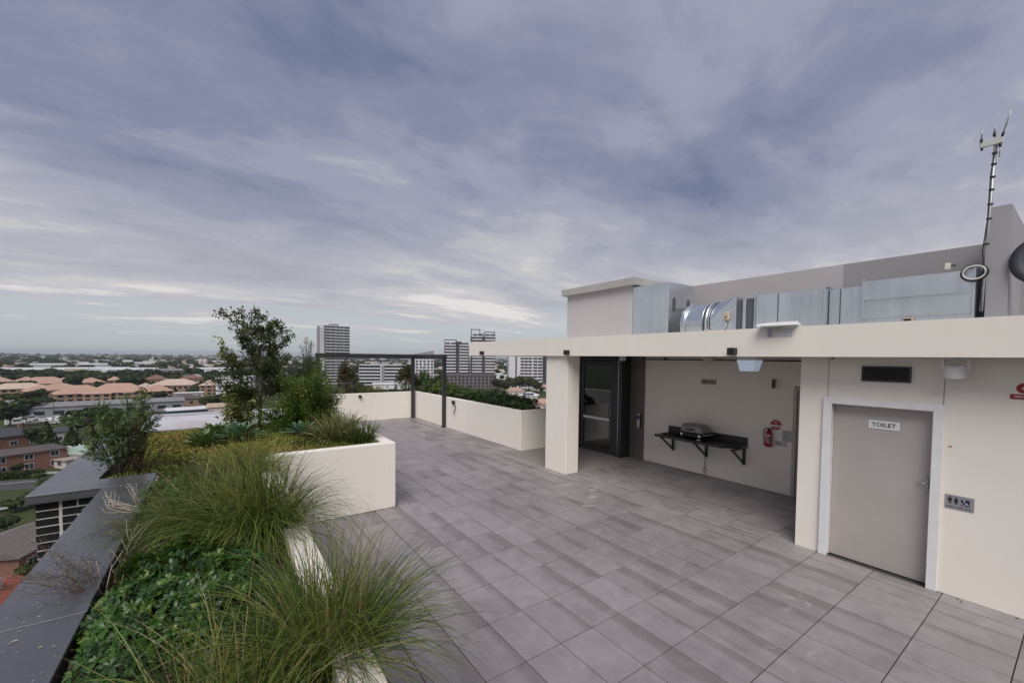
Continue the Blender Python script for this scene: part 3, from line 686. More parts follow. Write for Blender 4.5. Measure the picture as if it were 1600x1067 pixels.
t = thing('accessible_toilet_sign', 'silver pictogram sign for the accessible toilet on the wall right of the door', 'sign'); wall_frame(t, 6.678, .845, 1.055)
m = MB(); m.bbox((-.112, -.078, 0), (.112, .078, .004), .001); m.build('plate', SIGNG, t)
def disc(m, x, y, r, z, n=14, mi=0): m.add([(x+r*math.cos(2*math.pi*k/n), y+r*math.sin(2*math.pi*k/n), z) for k in range(n)], [tuple(range(n))], mi)
def poly(m, pts, z, mi=0): m.add([(x, y, z) for x, y in pts], [tuple(range(len(pts)))], mi)
m = MB(); z = .0047
disc(m, -.072, .053, .0085, z); poly(m, [(-.072-.011, -.018), (-.072-.002, -.018), (-.072-.002, .006), (-.072+.002, .006), (-.072+.002, -.018), (-.072+.011, -.018), (-.072+.011, .020), (-.072+.018, .012), (-.072+.020, .030), (-.072+.013, .042), (-.072-.013, .042), (-.072-.020, .030), (-.072-.018, .012), (-.072-.011, .020)], z)
m.build('man_figure', INK, t); m = MB()
disc(m, -.025, .050, .0085, z); poly(m, [(-.025-.006, -.022), (-.025+.006, -.022), (-.025+.006, -.008), (-.025+.017, -.006), (-.025+.008, .012), (-.025+.017, .016), (-.025+.016, .032), (-.025+.009, .039), (-.025-.009, .039), (-.025-.016, .032), (-.025-.017, .016), (-.025-.008, .012), (-.025-.017, -.006), (-.025-.006, -.008)], z)
m.build('woman_figure', INK, t); m = MB()
poly(m, [(.012, -.026), (.078, -.026), (.078, .044), (.012, .044)], z); m.build('blue_square', NAVY, t); m = MB(); z2 = .0053
disc(m, .036, .034, .006, z2); 
n = 18; ring = []
for k in range(n+1):
    a = math.radians(140+k*(250/n)); ring.append((.036+.019*math.cos(a), .0+.019*math.sin(a), .036+.0145*math.cos(a), .0+.0145*math.sin(a)))
for k in range(n): poly(m, [ring[k][:2], ring[k+1][:2], ring[k+1][2:], ring[k][2:]], z2)
poly(m, [(.033, .026), (.039, .026), (.041, .007), (.056, .007), (.066, -.015), (.072, -.013), (.060, .012), (.0405, .013), (.040, .016), (.033, .016)], z2); m.build('wheelchair_symbol', WINK, t)
text('lettering', 'Unisex  Toilet  Only', .021, INK, t, (-.004, -.052, .0047), .0004, 1.12)
t = thing('hose_reel_sign', 'red fire hose sign at the right edge of the picture', 'sign'); wall_frame(t, 6.678, .435, 2.31); t.scale = (.85, .85, 1)
m = MB(); m.bbox((-.105, -.088, 0), (.105, .112, .003), .001); m.build('backing', CREAM, t)
m = MB(); disc(m, 0, .048, .062, .0045, 32); poly(m, [(-.105, -.085), (.105, -.085), (.105, -.025), (-.105, -.025)], .0045); m.build('red_print', REDP, t)
m = MB(); disc(m, 0, .048, .018, .0052, 20); m.build('white_hub', WINK, t); text('lettering', 'FIRE HOSE', .034, WINK, t, (0, -.055, .0052), .0008, .95)
t = thing('extinguisher_sign', 'round red and white fire extinguisher sign above the extinguisher', 'sign'); wall_frame(t, 8.998, 3.66, 1.34)
m = MB(); disc(m, 0, 0, .10, .003, 40); m.add([(.10*math.cos(2*math.pi*k/40), .10*math.sin(2*math.pi*k/40), 0) for k in range(40)]+[(.10*math.cos(2*math.pi*k/40), .10*math.sin(2*math.pi*k/40), .003) for k in range(40)], [(k, (k+1) % 40, 40+(k+1) % 40, 40+k) for k in range(40)]); m.build('disc', REDP, t)
m = MB(); poly(m, [(-.098, .0), (.098, .0), (.09, -.042), (-.09, -.042)], .0042); m.build('white_band', WINK, t)
text('lettering', 'FIRE', .036, WINK, t, (0, .045, .0042), .0006); text('lettering', 'EXTINGUISHER', .021, REDP, t, (0, -.021, .005), .0004); text('lettering', 'AB:E', .028, WINK, t, (0, -.066, .0042), .0004)
t = thing('instruction_notice', 'pale printed notice beside the fire extinguisher', 'notice'); wall_frame(t, 8.998, 3.455, 1.14)
m = MB(); m.bbox((-.085, -.105, 0), (.085, .115, .003), .001); m.build('sheet', plain('paper', (.46, .45, .45), .7), t)
m = MB()
for k in range(9):
    if k == 1: continue
    wd = rnd.uniform(.08, .15); m.box((-.07, .085-k*.021-.004, .0032), (-.07+wd, .085-k*.021+.003, .0036))
m.build('print', plain('grey_ink', (.16, .16, .18), .6), t)
t = thing('small_label', 'small label with dark print low beside the notice', 'label'); wall_frame(t, 8.998, 3.60, .985)
m = MB(); m.bbox((-.06, -.055, 0), (.15, .045, .002), .0008); m.build('sheet', plain('paper_pale', (.50, .48, .47), .7), t)
m = MB(); m.box((-.055, .012, .0022), (-.005, .028, .0026)); m.box((-.05, -.022, .0022), (.05, -.006, .0026)); m.build('print', bpy.data.materials['grey_ink'], t)
t = thing('exit_blade_sign', 'narrow red brown blade sign projecting from the recess wall', 'sign', (8.93, 3.70, 2.15))
m = MB(); m.bbox((-.06, -.006, -.09), (.068, .006, .09), .002); m.build('blade', plain('red_brown', (.16, .045, .03), .45), t)
t = thing('access_reader', 'slim white and purple access panel on the taupe wall', 'panel'); wall_frame(t, 8.97, 6.90, 1.0)
m = MB(); m.bbox((-.055, -.17, 0), (.04, .19, .025), .005); m.build('panel', plain('panel_white', (.60, .58, .60), .35), t)
m = MB(); m.bbox((-.05, .04, .0252), (.035, .145, .028), .001); m.build('screen', plain('purple_print', (.10, .07, .22), .3), t)
m = MB(); m.bbox((.042, -.18, 0), (.068, .195, .035), .004); m.build('edge_strip', BLACK, t)
t = thing('wall_plug', 'tiny orange plug mark on the wall right of the toilet door', 'mark'); wall_frame(t, 6.679, .935, 1.67)
m = MB(); m.bbox((-.016, -.008, 0), (.016, .008, .004), .002); m.build('plug', plain('orange_plastic', (.5, .22, .09), .5), t)
# ------------------------------------------------------------------ fire extinguisher
t = thing('fire_extinguisher', 'red fire extinguisher with a black hose hung on the recess wall', 'fire extinguisher', (8.925, 3.755, .90)); t.scale = (.74, .74, .74)
m = MB(); m.lathe([(.001, 0), (.072, .004), (.080, .02), (.080, .34), (.072, .385), (.045, .425), (.028, .44), (.026, .46)], 28); m.build('cylinder', REDP, t)
for z0, z1, mm in ((.285, .318, WINK), (.10, .255, plain('label_print', (.40, .19, .19), .45))):
    m = MB(); m.v = []; n = 14
    vs = [(.0812*math.cos(math.radians(110+140*k/n)), .0812*math.sin(math.radians(110+140*k/n)), z) for z in (z0, z1) for k in range(n+1)]
    m.add(vs, [(k, k+1, n+2+k, n+1+k) for k in range(n)]); m.build('label_band', mm, t)
m = MB(); m.bbox((-.02, -.02, .46), (.02, .02, .50), .004); m.bar((0, -.02, .50), (-.01, -.11, .525), .02, .008); m.bar((0, -.02, .475), (-.01, -.10, .465), .02, .008); m.build('valve_lever', BLACK, t)
m = MB(); m.tube([(-.01, .02, .485), (-.015, .07, .49), (-.02, .105, .44), (-.02, .115, .34), (-.02, .11, .22), (-.02, .095, .10), (-.02, .088, .02)], .0125, 8); m.build('hose', BLACK, t)
m = MB(); m.tube([(-.065, -.04, .085), (-.088, -.045, .085)], .011, 10); m.build('gauge', CHROME, t)
m = MB(); m.bbox((.075, -.02, .30), (.095, .02, .46), .003); m.build('wall_hook', BLACK, t)
# ------------------------------------------------------------------ barbecue shelf
ST = Mat('dark_granite'); w = ST.coord('World'); ST.set(ST.ramp(ST.noise(w, 130, 4, .7), [(.35, (.012, .012, .014)), (.55, (.030, .030, .034)), (.68, (.085, .083, .085))]), .3, 0, .5)
t = thing('stone_shelf', 'dark stone shelf on steel brackets fixed to the recess wall', 'shelf', (8.7, 5.1, .85)); LS = (8.7, 5.1, .85)
m = PB(LS); m.prism([(8.40, 6.02), (8.998, 6.02), (8.998, 4.18), (8.72, 4.18), (8.40, 4.46)][::-1], .80, .85); m.build('slab', ST.m, t)
m = PB(LS); m.bbox((8.955, 4.18, .851), (8.998, 6.02, 1.00), .003); m.build('splashback', ST.m, t)
for y in (5.90, 5.06, 4.24):
    m = PB(LS); m.bbox((8.95, y-.025, .42), (8.998, y+.025, .80), .003); m.bar((8.97, y, .45), (8.50, y, .78), .035, .035); m.bbox((8.46, y-.022, .762), (8.95, y+.022, .799), .003); m.build('bracket', CHAR, t)
t = thing('power_lead', 'short black power lead hanging below the middle bracket', 'cable', (8.93, 5.06, .42))
m = MB(); m.tube([(0, 0, 0), (.01, .01, -.12), (0, -.01, -.2), (.0, .0, -.22), (.01, .03, -.27), (0, .025, -.32), (0, 0, -.345), (0, -.025, -.31), (0, -.02, -.26), (0, 0, -.22)], .007, 6); m.build('lead', BLACK, t)
m = MB(); m.tube([(0, 0, -.33), (0, .01, -.37)], .018, 8); m.build('plug', GREYPL, t)
t = thing('portable_grill', 'portable gas grill with a grey domed lid on the stone shelf', 'grill', (8.68, 5.17, .852)); 
m = MB(); m.bbox((-.18, -.27, .04), (.20, .27, .155), .03); m.build('cradle', BLACK, t)
LM = plain('lid_grey', (.235, .225, .215), .38, .25, .1, 12)
vs, fs = [], []; NU, NV = 28, 9
for i in range(NV+1):
    f = i/NV; s = math.cos(f*math.pi/2)**.55; z = .158+.175*math.sin(f*math.pi/2)**.9
    for k in range(NU):
        a = 2*math.pi*k/NU; c, q = math.cos(a), math.sin(a); e = .5
        vs.append(((.01+.20*abs(c)**e*(1 if c > 0 else -1)*(.42+.58*s)*(1 if i < NV else 0)), .285*abs(q)**e*(1 if q > 0 else -1)*(.42+.58*s)*(1 if i < NV else 0), z))
for i in range(NV):
    for k in range(NU): k2 = (k+1) % NU; fs.append((i*NU+k, i*NU+k2, (i+1)*NU+k2, (i+1)*NU+k))
m = MB(); m.add(vs, fs, 0, None, True); lid = m.build('lid', LM, t)
m = MB(); m.tube([(-.175, .09, .215), (-.235, .085, .22), (-.235, -.085, .22), (-.175, -.09, .215)], .012, 8); m.build('handle', BLACK, lid)
m = MB(); m.bbox((-.20, -.30, .145), (.21, .30, .160), .006); m.build('rim', BLACK, t)
for y in (.20, -.22):
    m = MB(); m.tube([(-.17, y, .10), (-.212, y, .10)], .027, 16); m.build('knob', WHITEP, t)
for sy in (1, -1):
    m = MB(); m.tube([(-.14, sy*.27, .125), (-.15, sy*.36, .13), (.12, sy*.36, .13), (.13, sy*.27, .125)], .011, 8); m.build('side_handle', CHAR if sy > 0 else GREYPL, t)
for x in (-.13, .15):
    for y in (-.2, .2): m = MB(); m.tube([(x, y, 0), (x, y, .05)], .025, 10); m.build('foot', BLACK, t)
m = MB(); m.bbox((-.215, -.25, .012), (-.17, -.17, .03), .004); m.build('badge', WHITEP, t)
t = thing('drip_tray', 'flat black tray with a raised box beside the grill on the shelf', 'tray', (8.70, 5.72, .852))
m = MB(); m.bbox((-.16, -.16, 0), (.22, .20, .025), .006); m.build('tray', BLACK, t); m = MB(); m.bbox((-.0, -.15, .026), (.20, .10, .11), .008); m.build('box', BLACK, t)

# ------------------------------------------------------------------ steel frame at the far corner
t = thing('steel_frame', 'dark steel post and beam frame at the far corner of the terrace', 'frame', (6.85, 17, 0)); LF = (6.85, 17, 0)
for x, y in ((6.80, 16.92), (6.86, 14.04), (3.06, 16.92)):
    m = PB(LF); m.bbox((x-.06, y-.06, .004), (x+.06, y+.06, 2.53), .006); m.build('post', STEEL, t)
m = PB(LF); m.bbox((2.98, 16.85, 2.53), (6.88, 16.99, 2.70), .006); m.bbox((6.78, 13.95, 2.531), (6.93, 16.849, 2.70), .006); m.build('beam', STEEL, t)
for x, y in ((6.80, 16.92), (6.86, 14.04)):
    m = PB(LF); m.bbox((x-.10, y-.10, .003), (x+.075, y+.08, .012), .002); m.build('base_plate', STEEL, t)

# ------------------------------------------------------------------ planting
def unit(v): return v/np.maximum(np.linalg.norm(v, axis=-1, keepdims=True), 1e-9)
def blades_mesh(name, mat, rng, n, base_r, length, width, elev, curl, segs=7, lean=(0, 0), lean_amt=0.0, tint=(.2, .8), squash=(1, 1), az_bias=None, centers=None):
    """arching grass blades: n ribbons rising from a crown and bending over under their weight"""
    az = rng.uniform(0, 2*np.pi, n); rr = base_r*np.sqrt(rng.uniform(0, 1, n))
    B = np.stack([rr*np.cos(az)*squash[0], rr*np.sin(az)*squash[1], np.zeros(n)], 1)
    if centers is not None: B = B + np.asarray(centers)[rng.integers(0, len(centers), n)]
    a2 = az + rng.normal(0, .55, n)
    el = np.radians(np.clip(rng.normal(elev[0], elev[1], n), 8, 89))
    L = length[0] + (length[1]-length[0])*rng.beta(2.2, 1.8, n)
    D = np.stack([np.cos(el)*np.cos(a2), np.cos(el)*np.sin(a2), np.sin(el)], 1)
    D[:, 0] += lean[0]*lean_amt; D[:, 1] += lean[1]*lean_amt; D = unit(D)
    cu = rng.uniform(curl[0], curl[1], n)*L
    side = unit(np.cross(D, np.array([0, 0, 1.0])+rng.normal(0, .35, (n, 3))))
    w = rng.uniform(width[0], width[1], n)
    P = B.copy(); V = np.zeros((n, segs+1, 2, 3)); d = D.copy(); wob = rng.normal(0, .05, (n, 3))
    for k in range(segs+1):
        t = k/segs; ww = (w*(1-t)**.6*(.55+.9*t*(1-t)*2) if k < segs else w*.08)[:, None]
        V[:, k, 0] = P - side*ww; V[:, k, 1] = P + side*ww
        d = unit(d + np.array([0, 0, -1.0])*(cu/segs*(.5+1.6*t))[:, None] + wob/segs*2)
        P = P + d*(L/segs)[:, None]
    nv = (segs+1)*2; base = (np.arange(n)*nv)[:, None]
    f = np.concatenate([np.stack([base[:, 0]+2*k, base[:, 0]+2*k+1, base[:, 0]+2*k+3, base[:, 0]+2*k+2], 1) for k in range(segs)])
    tv = rng.uniform(tint[0], tint[1], n)
    T = np.repeat(tv, nv)
    return np_mesh(name, V.reshape(-1, 3), [f], mat, T)
def leaves_mesh(name, mat, rng, P, D, N, L, Wd, tint=None, obov=0.5, droop=.15):
    """leaf at P, pointing D, face normal N; six-point outline with a fold"""
    n = len(P); D = unit(D); S_ = unit(np.cross(D, N)); N2 = np.cross(S_, D)
    L = np.broadcast_to(L, n)[:, None]; Wd = np.broadcast_to(Wd, n)[:, None]
    g = N2*L
    v = np.stack([P, P+D*L*.35-S_*Wd*(.85-.35*obov)*.5+g*.04, P+D*L*.35+S_*Wd*(.85-.35*obov)*.5+g*.04,
                  P+D*L*.70-S_*Wd*(.6+.45*obov)*.5+g*(.03-droop*.4), P+D*L*.70+S_*Wd*(.6+.45*obov)*.5+g*(.03-droop*.4), P+D*L-g*droop], 1)
    b = (np.arange(n)*6)[:, None]
    tri = np.concatenate([b+np.array([[0, 2, 1]]), b+np.array([[3, 4, 5]])]); quad = b+np.array([[1, 2, 4, 3]])
    T = np.repeat(tint if tint is not None else rng.uniform(0, 1, n), 6)
    return np_mesh(name, v.reshape(-1, 3), [tri, quad], mat, T)
def rdir(rng, n, up=0.0):
    v = rng.normal(0, 1, (n, 3)); v[:, 2] += up; return unit(v)

GRASS = leaf_mat('tussock_grass', [(.0, (.016, .036, .006)), (.22, (.052, .098, .012)), (.46, (.125, .165, .027)), (.66, (.20, .20, .05)), (.82, (.26, .20, .085)), (.97, (.44, .34, .19))], .5, .15)
def tussock(label, loc, parts, seed, group=None):
    t = thing('grass_tussock', label, 'grass', loc, 0, group)
    rng = np.random.default_rng(seed)
    for i, kw in enumerate(parts):
        o = link('blades', blades_mesh('blades', GRASS, rng, **kw), t); o['kind'] = 'stuff'
    return t
G = 1.04
def tufts(rng, k, r): a = rng.uniform(0, 6.28, k); q = r*np.sqrt(rng.uniform(0, 1, k)); return np.stack([q*np.cos(a), q*np.sin(a), np.zeros(k)], 1)
rt_ = np.random.default_rng(9)
THATCH = dict(length=(.12, .42), width=(.0022, .004), elev=(48, 24), curl=(.6, 1.8), tint=(.74, .9))
tussock('large arching grass tussock spilling over the planter edge below the corner planter wall', (.24, 4.15, G-.03), [
    dict(n=1250, base_r=.05, centers=tufts(rt_, 16, .21), length=(.55, 1.22), width=(.0020, .0046), elev=(60, 16), curl=(1.3, 2.7), tint=(-.05, .72)),
    dict(n=420, base_r=.16, length=(.7, 1.25), width=(.0018, .0040), elev=(56, 12), curl=(1.6, 3.0), lean=(-.9, -.2), lean_amt=.5, tint=(.0, .6)),
    dict(n=120, base_r=.16, length=(.5, .95), width=(.0018, .0034), elev=(74, 9), curl=(.2, 1.0), tint=(.35, .95)),
    dict(n=420, base_r=.22, **THATCH)], 11)
tussock('fine grass tussock leaning toward the metal coping behind the glossy shrub', (-.14, 4.75, G-.02), [
    dict(n=1150, base_r=.06, centers=tufts(rt_, 16, .25), length=(.5, 1.1), width=(.0018, .0038), elev=(46, 16), curl=(1.3, 2.7), lean=(-1, -.45), lean_amt=.5, tint=(-.08, .55)),
    dict(n=120, base_r=.2, length=(.4, .9), width=(.0018, .003), elev=(60, 15), curl=(.5, 1.2), tint=(.6, 1.0)),
    dict(n=260, base_r=.24, **THATCH)], 12)
tussock('big grass tussock nearest the camera fanning across the tiles', (.47, 2.27, G-.02), [
    dict(n=820, base_r=.05, centers=tufts(rt_, 13, .17), length=(.45, 1.0), width=(.0016, .0038), elev=(50, 16), curl=(.8, 2.1), lean=(.75, .35), lean_amt=.35, tint=(-.05, .72)),
    dict(n=520, base_r=.19, length=(.4, .85), width=(.0016, .0036), elev=(58, 18), curl=(1.0, 2.4), tint=(-.05, .75)),
    dict(n=330, base_r=.18, **THATCH), dict(n=60, base_r=.15, length=(.4, .8), width=(.0016, .003), elev=(66, 14), curl=(.1, .9), tint=(.7, 1.0))], 13)
tussock('dark green grass tussock in the bottom left foreground leaning to the coping', (.02, 2.05, G-.05), [
    dict(n=860, base_r=.06, centers=tufts(rt_, 14, .21), length=(.4, .95), width=(.0016, .0038), elev=(46, 16), curl=(1.1, 2.6), lean=(-.8, .15), lean_amt=.5, tint=(-.08, .58)),
    dict(n=220, base_r=.2, **THATCH), dict(n=60, base_r=.2, length=(.3, .8), width=(.0016, .003), elev=(55, 20), curl=(.3, 1.3), tint=(.65, 1.0))], 14)
tussock('olive grass tussock behind the large one, in front of the succulents', (.36, 6.25, G-.02), [
    dict(n=800, base_r=.06, centers=tufts(rt_, 13, .26), length=(.4, .85), width=(.0024, .0046), elev=(55, 17), curl=(1.2, 2.6), tint=(.2, .85)),
    dict(n=160, base_r=.2, **THATCH)], 15)

# glossy low shrub: whorls of blunt leaves over a mound
GLOSS = leaf_mat('glossy_leaf', [(.0, (.010, .032, .006)), (.4, (.027, .078, .012)), (.75, (.060, .132, .018)), (.97, (.19, .23, .035))], .36, .18, .4)
BARK = plain('bark', (.085, .062, .045), .9, 0, .35, 25); TWIG = plain('pale_twig', (.36, .31, .26), .85, 0, .2, 30); DRYB = plain('dry_brown_twig', (.13, .085, .06), .9, 0, .3, 25)
def whorl_shrub(label, loc, n, rx, ry, h, seed, name='low_shrub', mat=None, leaf=(.045, .065), wd=.36, per=9, group=None, low=.15, tint=(0, .8), cat='shrub', pw=.5):
    rng = np.random.default_rng(seed); t = thing(name, label, cat, loc, 0, group)
    az = rng.uniform(0, 2*np.pi, n); q = np.sqrt(rng.uniform(0, 1, n))
    lump = 1+.18*np.sin(az*3+seed)+.12*np.sin(az*7+2*seed)
    C0 = np.stack([rx*q*np.cos(az)*lump, ry*q*np.sin(az)*lump, h*(np.maximum(1-q**2.2, 0)**pw)*(.82+.3*rng.uniform(0, 1, n))+low*rng.uniform(-.5, .3, n)], 1)
    ax = unit(np.stack([np.cos(az)*q*.9, np.sin(az)*q*.9, np.full(n, .75)], 1)+rng.normal(0, .28, (n, 3)))
    P = np.repeat(C0, per, 0); A = np.repeat(ax, per, 0); m_ = len(P)
    ph = np.tile(np.arange(per)*2.399, n)+np.repeat(rng.uniform(0, 6, n), per)
    e1 = unit(np.cross(A, np.array([.3, .5, .1]))); e2 = np.cross(A, e1)
    rad = e1*np.cos(ph)[:, None]+e2*np.sin(ph)[:, None]
    open_ = rng.uniform(.15, 1.0, m_)[:, None]
    D = unit(rad+A*open_+rng.normal(0, .12, (m_, 3)))
    Ls = rng.uniform(leaf[0], leaf[1], m_)
    tv = np.clip(np.repeat(rng.uniform(tint[0], tint[1], n), per)+rng.normal(0, .10, m_), 0, 1)
    o = link('foliage', leaves_mesh('foliage', mat or GLOSS, rng, P, D, A, Ls, Ls*wd, tv, .8, .18), t); o['kind'] = 'stuff'
    m = MB()
    for k in range(0, n, max(n//45, 1)):
        p = Vector(C0[k]); m.tube([(p.x*.35, p.y*.35, -.05), p*.6, p], [.006, .004, .002], 5)
    m.build('stems', BARK, t)['kind'] = 'stuff'
    return t
whorl_shrub('dense dark green shrub with blunt glossy leaves between the two grass tussocks', (-.17, 3.22, G-.02), 1050, .47, .70, .26, 21, leaf=(.034, .054), wd=.40, per=9)
LIME = leaf_mat('lime_leaf', [(0, (.035, .075, .012)), (.5, (.075, .135, .020)), (1, (.16, .20, .035))], .5, .35)
whorl_shrub('bright green mat of small leaves beside the coping corner', (-.42, 6.0, G-.03), 620, .30, 1.0, .16, 22, 'mat_plant', LIME, (.020, .032), .45, 7, cat='plant')
whorl_shrub('fresh green creeper at the foot of the feathery shrub', (1.05, 9.35, G-.03), 260, .40, .35, .12, 23, 'mat_plant', LIME, (.025, .045), .5, 7, cat='plant')
# yellow olive succulent ground cover over the soil
SED = leaf_mat('sedum', [(0, (.085, .135, .018)), (.45, (.22, .235, .034)), (.8, (.34, .285, .06)), (1, (.28, .17, .06))], .6, .25)
rng = np.random.default_rng(31); n = 26000
X = rng.uniform(-1.12, 2.30, n); Y = rng.uniform(6.95, 10.5, n)
keep = ((X > -.62) | (Y > 6.95)) & (np.sin(X*3.1+Y*1.7)+np.sin(X*1.3-Y*2.9+1)+rng.normal(0, .6, n) > -1.5) & ((X < .4) | (Y > 7.2))
X, Y = X[keep], Y[keep]; n = len(X)
Z = 1.03+.05*(np.sin(X*2.3+1)*np.sin(Y*1.9)+1)*.6+rng.uniform(0, .05, n)
tv = np.clip(.45+.3*np.sin(X*1.9+Y*.9)+.12*np.sin(Y*5+X*3)+rng.normal(0, .16, n), 0, 1)
o = link('ground_cover', leaves_mesh('ground_cover', SED, rng, np.stack([X, Y, Z], 1), rdir(rng, n, .9), rdir(rng, n, 1), rng.uniform(.018, .05, n), .017, tv))
tag(o, 'yellow green succulent ground cover over the planter soil', 'ground cover', kind='stuff')
n = 9000; X = rng.uniform(-.62, .42, n); Y = rng.uniform(1.2, 7.0, n); 
o = link('leaf_mulch', leaves_mesh('leaf_mulch', leaf_mat('mulch_leaf', [(0, (.03, .022, .012)), (.5, (.07, .05, .025)), (.85, (.13, .10, .05)), (1, (.06, .08, .02))], .8, .1), rng, np.stack([X, Y, rng.uniform(1.03, 1.07, n)], 1), rdir(rng, n, .3), rdir(rng, n, 1), rng.uniform(.02, .06, n), .014))
tag(o, 'dry mulch and fallen blades on the soil between the grasses', 'mulch', kind='stuff')

# fleshy rosettes
def rosette(label, loc, n, L, Wd, mat, seed, group, el=(10, 75)):
    rng = np.random.default_rng(seed); t = thing('succulent_rosette', label, 'succulent', loc, 0, group)
    me_parts = []
    for i in range(n):
        f = i/n; a = i*2.399+rng.normal(0, .1); e = math.radians(el[0]+(el[1]-el[0])*f); ll = L*(1-.35*f)*rng.uniform(.85, 1.1)
        d = Vector((math.cos(e)*math.cos(a), math.cos(e)*math.sin(a), math.sin(e))); s = Vector((-math.sin(a), math.cos(a), 0)); nn = s.cross(d)*-1
        m = MB(); rows = []
        for k, (q, w_) in enumerate(((0, .35), (.25, .75), (.5, 1.0), (.75, .72), (1, .04))):
            c = d*ll*q + Vector((0, 0, -.10*ll*q*q)) ; ww = Wd*w_*.5
            rows += [c-s*ww+nn*ww*.45, c-nn*.006*(1-q), c+s*ww+nn*ww*.45]
        fs = []
        for k in range(4):
            o_ = k*3; fs += [(o_, o_+1, o_+4, o_+3), (o_+1, o_+2, o_+5, o_+4)]
        m.add(rows, fs, 0, float(np.clip(rng.normal(.5, .2), 0, 1)), True); m.build('leaf', mat, t)
    return t
AGV = leaf_mat('agave_leaf', [(0, (.060, .13, .080)), (.5, (.11, .205, .125)), (1, (.19, .29, .16))], .45, .15)
AGG = leaf_mat('green_agave_leaf', [(0, (.045, .085, .025)), (.5, (.085, .135, .04)), (1, (.13, .18, .06))], .5, .15)
sg = 'succulent rosettes on the planter'
rosette('pale blue green rosette just left of the little tree trunk', (.28, 8.75, G+.08), 34, .52, .12, AGV, 41, sg)
rosette('blue green rosette at the foot of the feathery shrub, right of the trunk', (1.32, 8.65, G+.06), 32, .48, .115, AGV, 42, sg)
rosette('leaf green rosette farthest left on the yellow ground cover', (-.20, 8.5, G+.05), 30, .46, .12, AGG, 43, sg)
rosette('small rosette half hidden behind the pale blue one', (-.02, 9.15, G+.06), 26, .5, .12, AGG, 44, sg)
# strappy clumps by the planter corner
STRAP = leaf_mat('strap_leaf', [(0, (.045, .068, .018)), (.45, (.10, .12, .035)), (.75, (.24, .22, .09)), (1, (.40, .34, .18))], .45, .25)
STRAPG = leaf_mat('green_strap_leaf', [(0, (.025, .045, .010)), (.5, (.055, .085, .018)), (1, (.14, .14, .045))], .45, .25)
def clump(label, loc, mat, seed, n, L, wd, el, cu, r=.09, group=None, name='strap_leaf_clump'):
    t = thing(name, label, 'plant', loc, 0, group); rng = np.random.default_rng(seed)
    link('blades', blades_mesh('blades', mat, rng, n, r, L, wd, el, cu, tint=(.05, .95)), t)['kind'] = 'stuff'; return t
clump('cream striped strappy clump near the corner of the white planter', (1.70, 8.05, G-.02), STRAP, 51, 280, (.42, .72), (.009, .016), (62, 14), (1.3, 2.4), .14)
clump('plain green strappy clump closest to the white planter corner', (2.08, 7.62, G-.02), STRAPG, 52, 320, (.30, .58), (.006, .011), (58, 18), (.6, 1.5), .15)
clump('striped strappy clump behind the corner clumps against the planter wall', (2.06, 8.65, G-.02), STRAP, 53, 200, (.38, .62), (.009, .015), (62, 14), (1.2, 2.2), .12)

# ---- branching plants
def grow(rng, base, tips, r0, wig=.06, n=6, r1=.25):
    """stems from base through control tips, returned as polylines with radii and twig ends"""
    out = []
    for tip in tips:
        b, t = np.array(base, float), np.array(tip, float); L = np.linalg.norm(t-b)
        s = np.linspace(0, 1, n+1)[:, None]; mid = (b+t)/2+np.array([0, 0, L*.10])
        p = (1-s)**2*b+2*s*(1-s)*mid+s**2*t; p[1:-1] += rng.normal(0, wig*L/n, (n-1, 3)); out.append((p, np.linspace(r0, r0*r1, n+1)))
    return out
def stems_mesh(m, st, n=6):
    for p, r in st: m.tube([tuple(q) for q in p], list(r), n)
def along(rng, st, k, f0=.3, jit=.03):
    """k points along the stems past fraction f0, with stem directions"""
    P, D = [], []
    for p, r in st:
        nseg = len(p)-1; f = rng.uniform(f0, 1, k)*nseg; i = np.minimum(f.astype(int), nseg-1); u = (f-i)[:, None]
        P.append(p[i]*(1-u)+p[i+1]*u+rng.normal(0, jit, (k, 3))); D.append(unit(p[i+1]-p[i]))
    return np.concatenate(P), np.concatenate(D)
# small dark tree
DARKL = leaf_mat('dark_small_leaf', [(0, (.018, .030, .009)), (.45, (.040, .062, .016)), (.75, (.075, .095, .026)), (.92, (.085, .045, .020)), (1, (.12, .055, .02))], .45, .25)
rng = np.random.default_rng(61); t = thing('small_tree', 'small dark leaved tree with a slim trunk standing in the planter', 'tree', (.68, 9.93, G-.04))
m = MB(); trunk = [(0, 0, 0), (.015, 0, .3), (.03, .01, .62), (.03, 0, .9), (.05, 0, 1.25), (.04, .02, 1.7)]
m.tube(trunk, [.042, .036, .033, .029, .024, .014], 10)
BARKL = plain('pale_bark', (.17, .135, .105), .9, 0, .3, 25)
e_r, e_u = np.array([.816, .578, 0]), np.array([0, 0, 1.0]); e_d = np.array([-.578, .816, 0])
def wp(r, u, d=0): return e_r*r+e_u*u+e_d*d
main = []
for r, u, d, b in ((-.72, 2.45, .1, 1.25), (-.50, 2.15, -.3, 1.2), (-.22, 2.42, .2, 1.5), (-.05, 2.48, 0, 1.6), (.18, 2.3, -.2, 1.6), (.42, 2.28, .2, 1.4), (.62, 2.20, 0, 1.3), (.55, 1.95, -.3, 1.2), (.68, 1.75, .3, 1.1),
                   (-.45, 1.55, .4, .95), (-.66, 1.28, 0, .80), (-.78, 1.12, .2, .62), (-.62, .98, -.2, .6), (.50, 1.35, .3, .8), (.62, 1.15, 0, .62), (.40, 1.55, -.4, .95), (-.25, 1.45, -.45, 1.0), (.15, 1.75, .45, 1.1), (-.55, .85, .3, .55), (.45, .95, -.3, .6)):
    main += grow(rng, (.03, 0, b), [wp(r, u, d)], .014, .12, 6)
sec = []
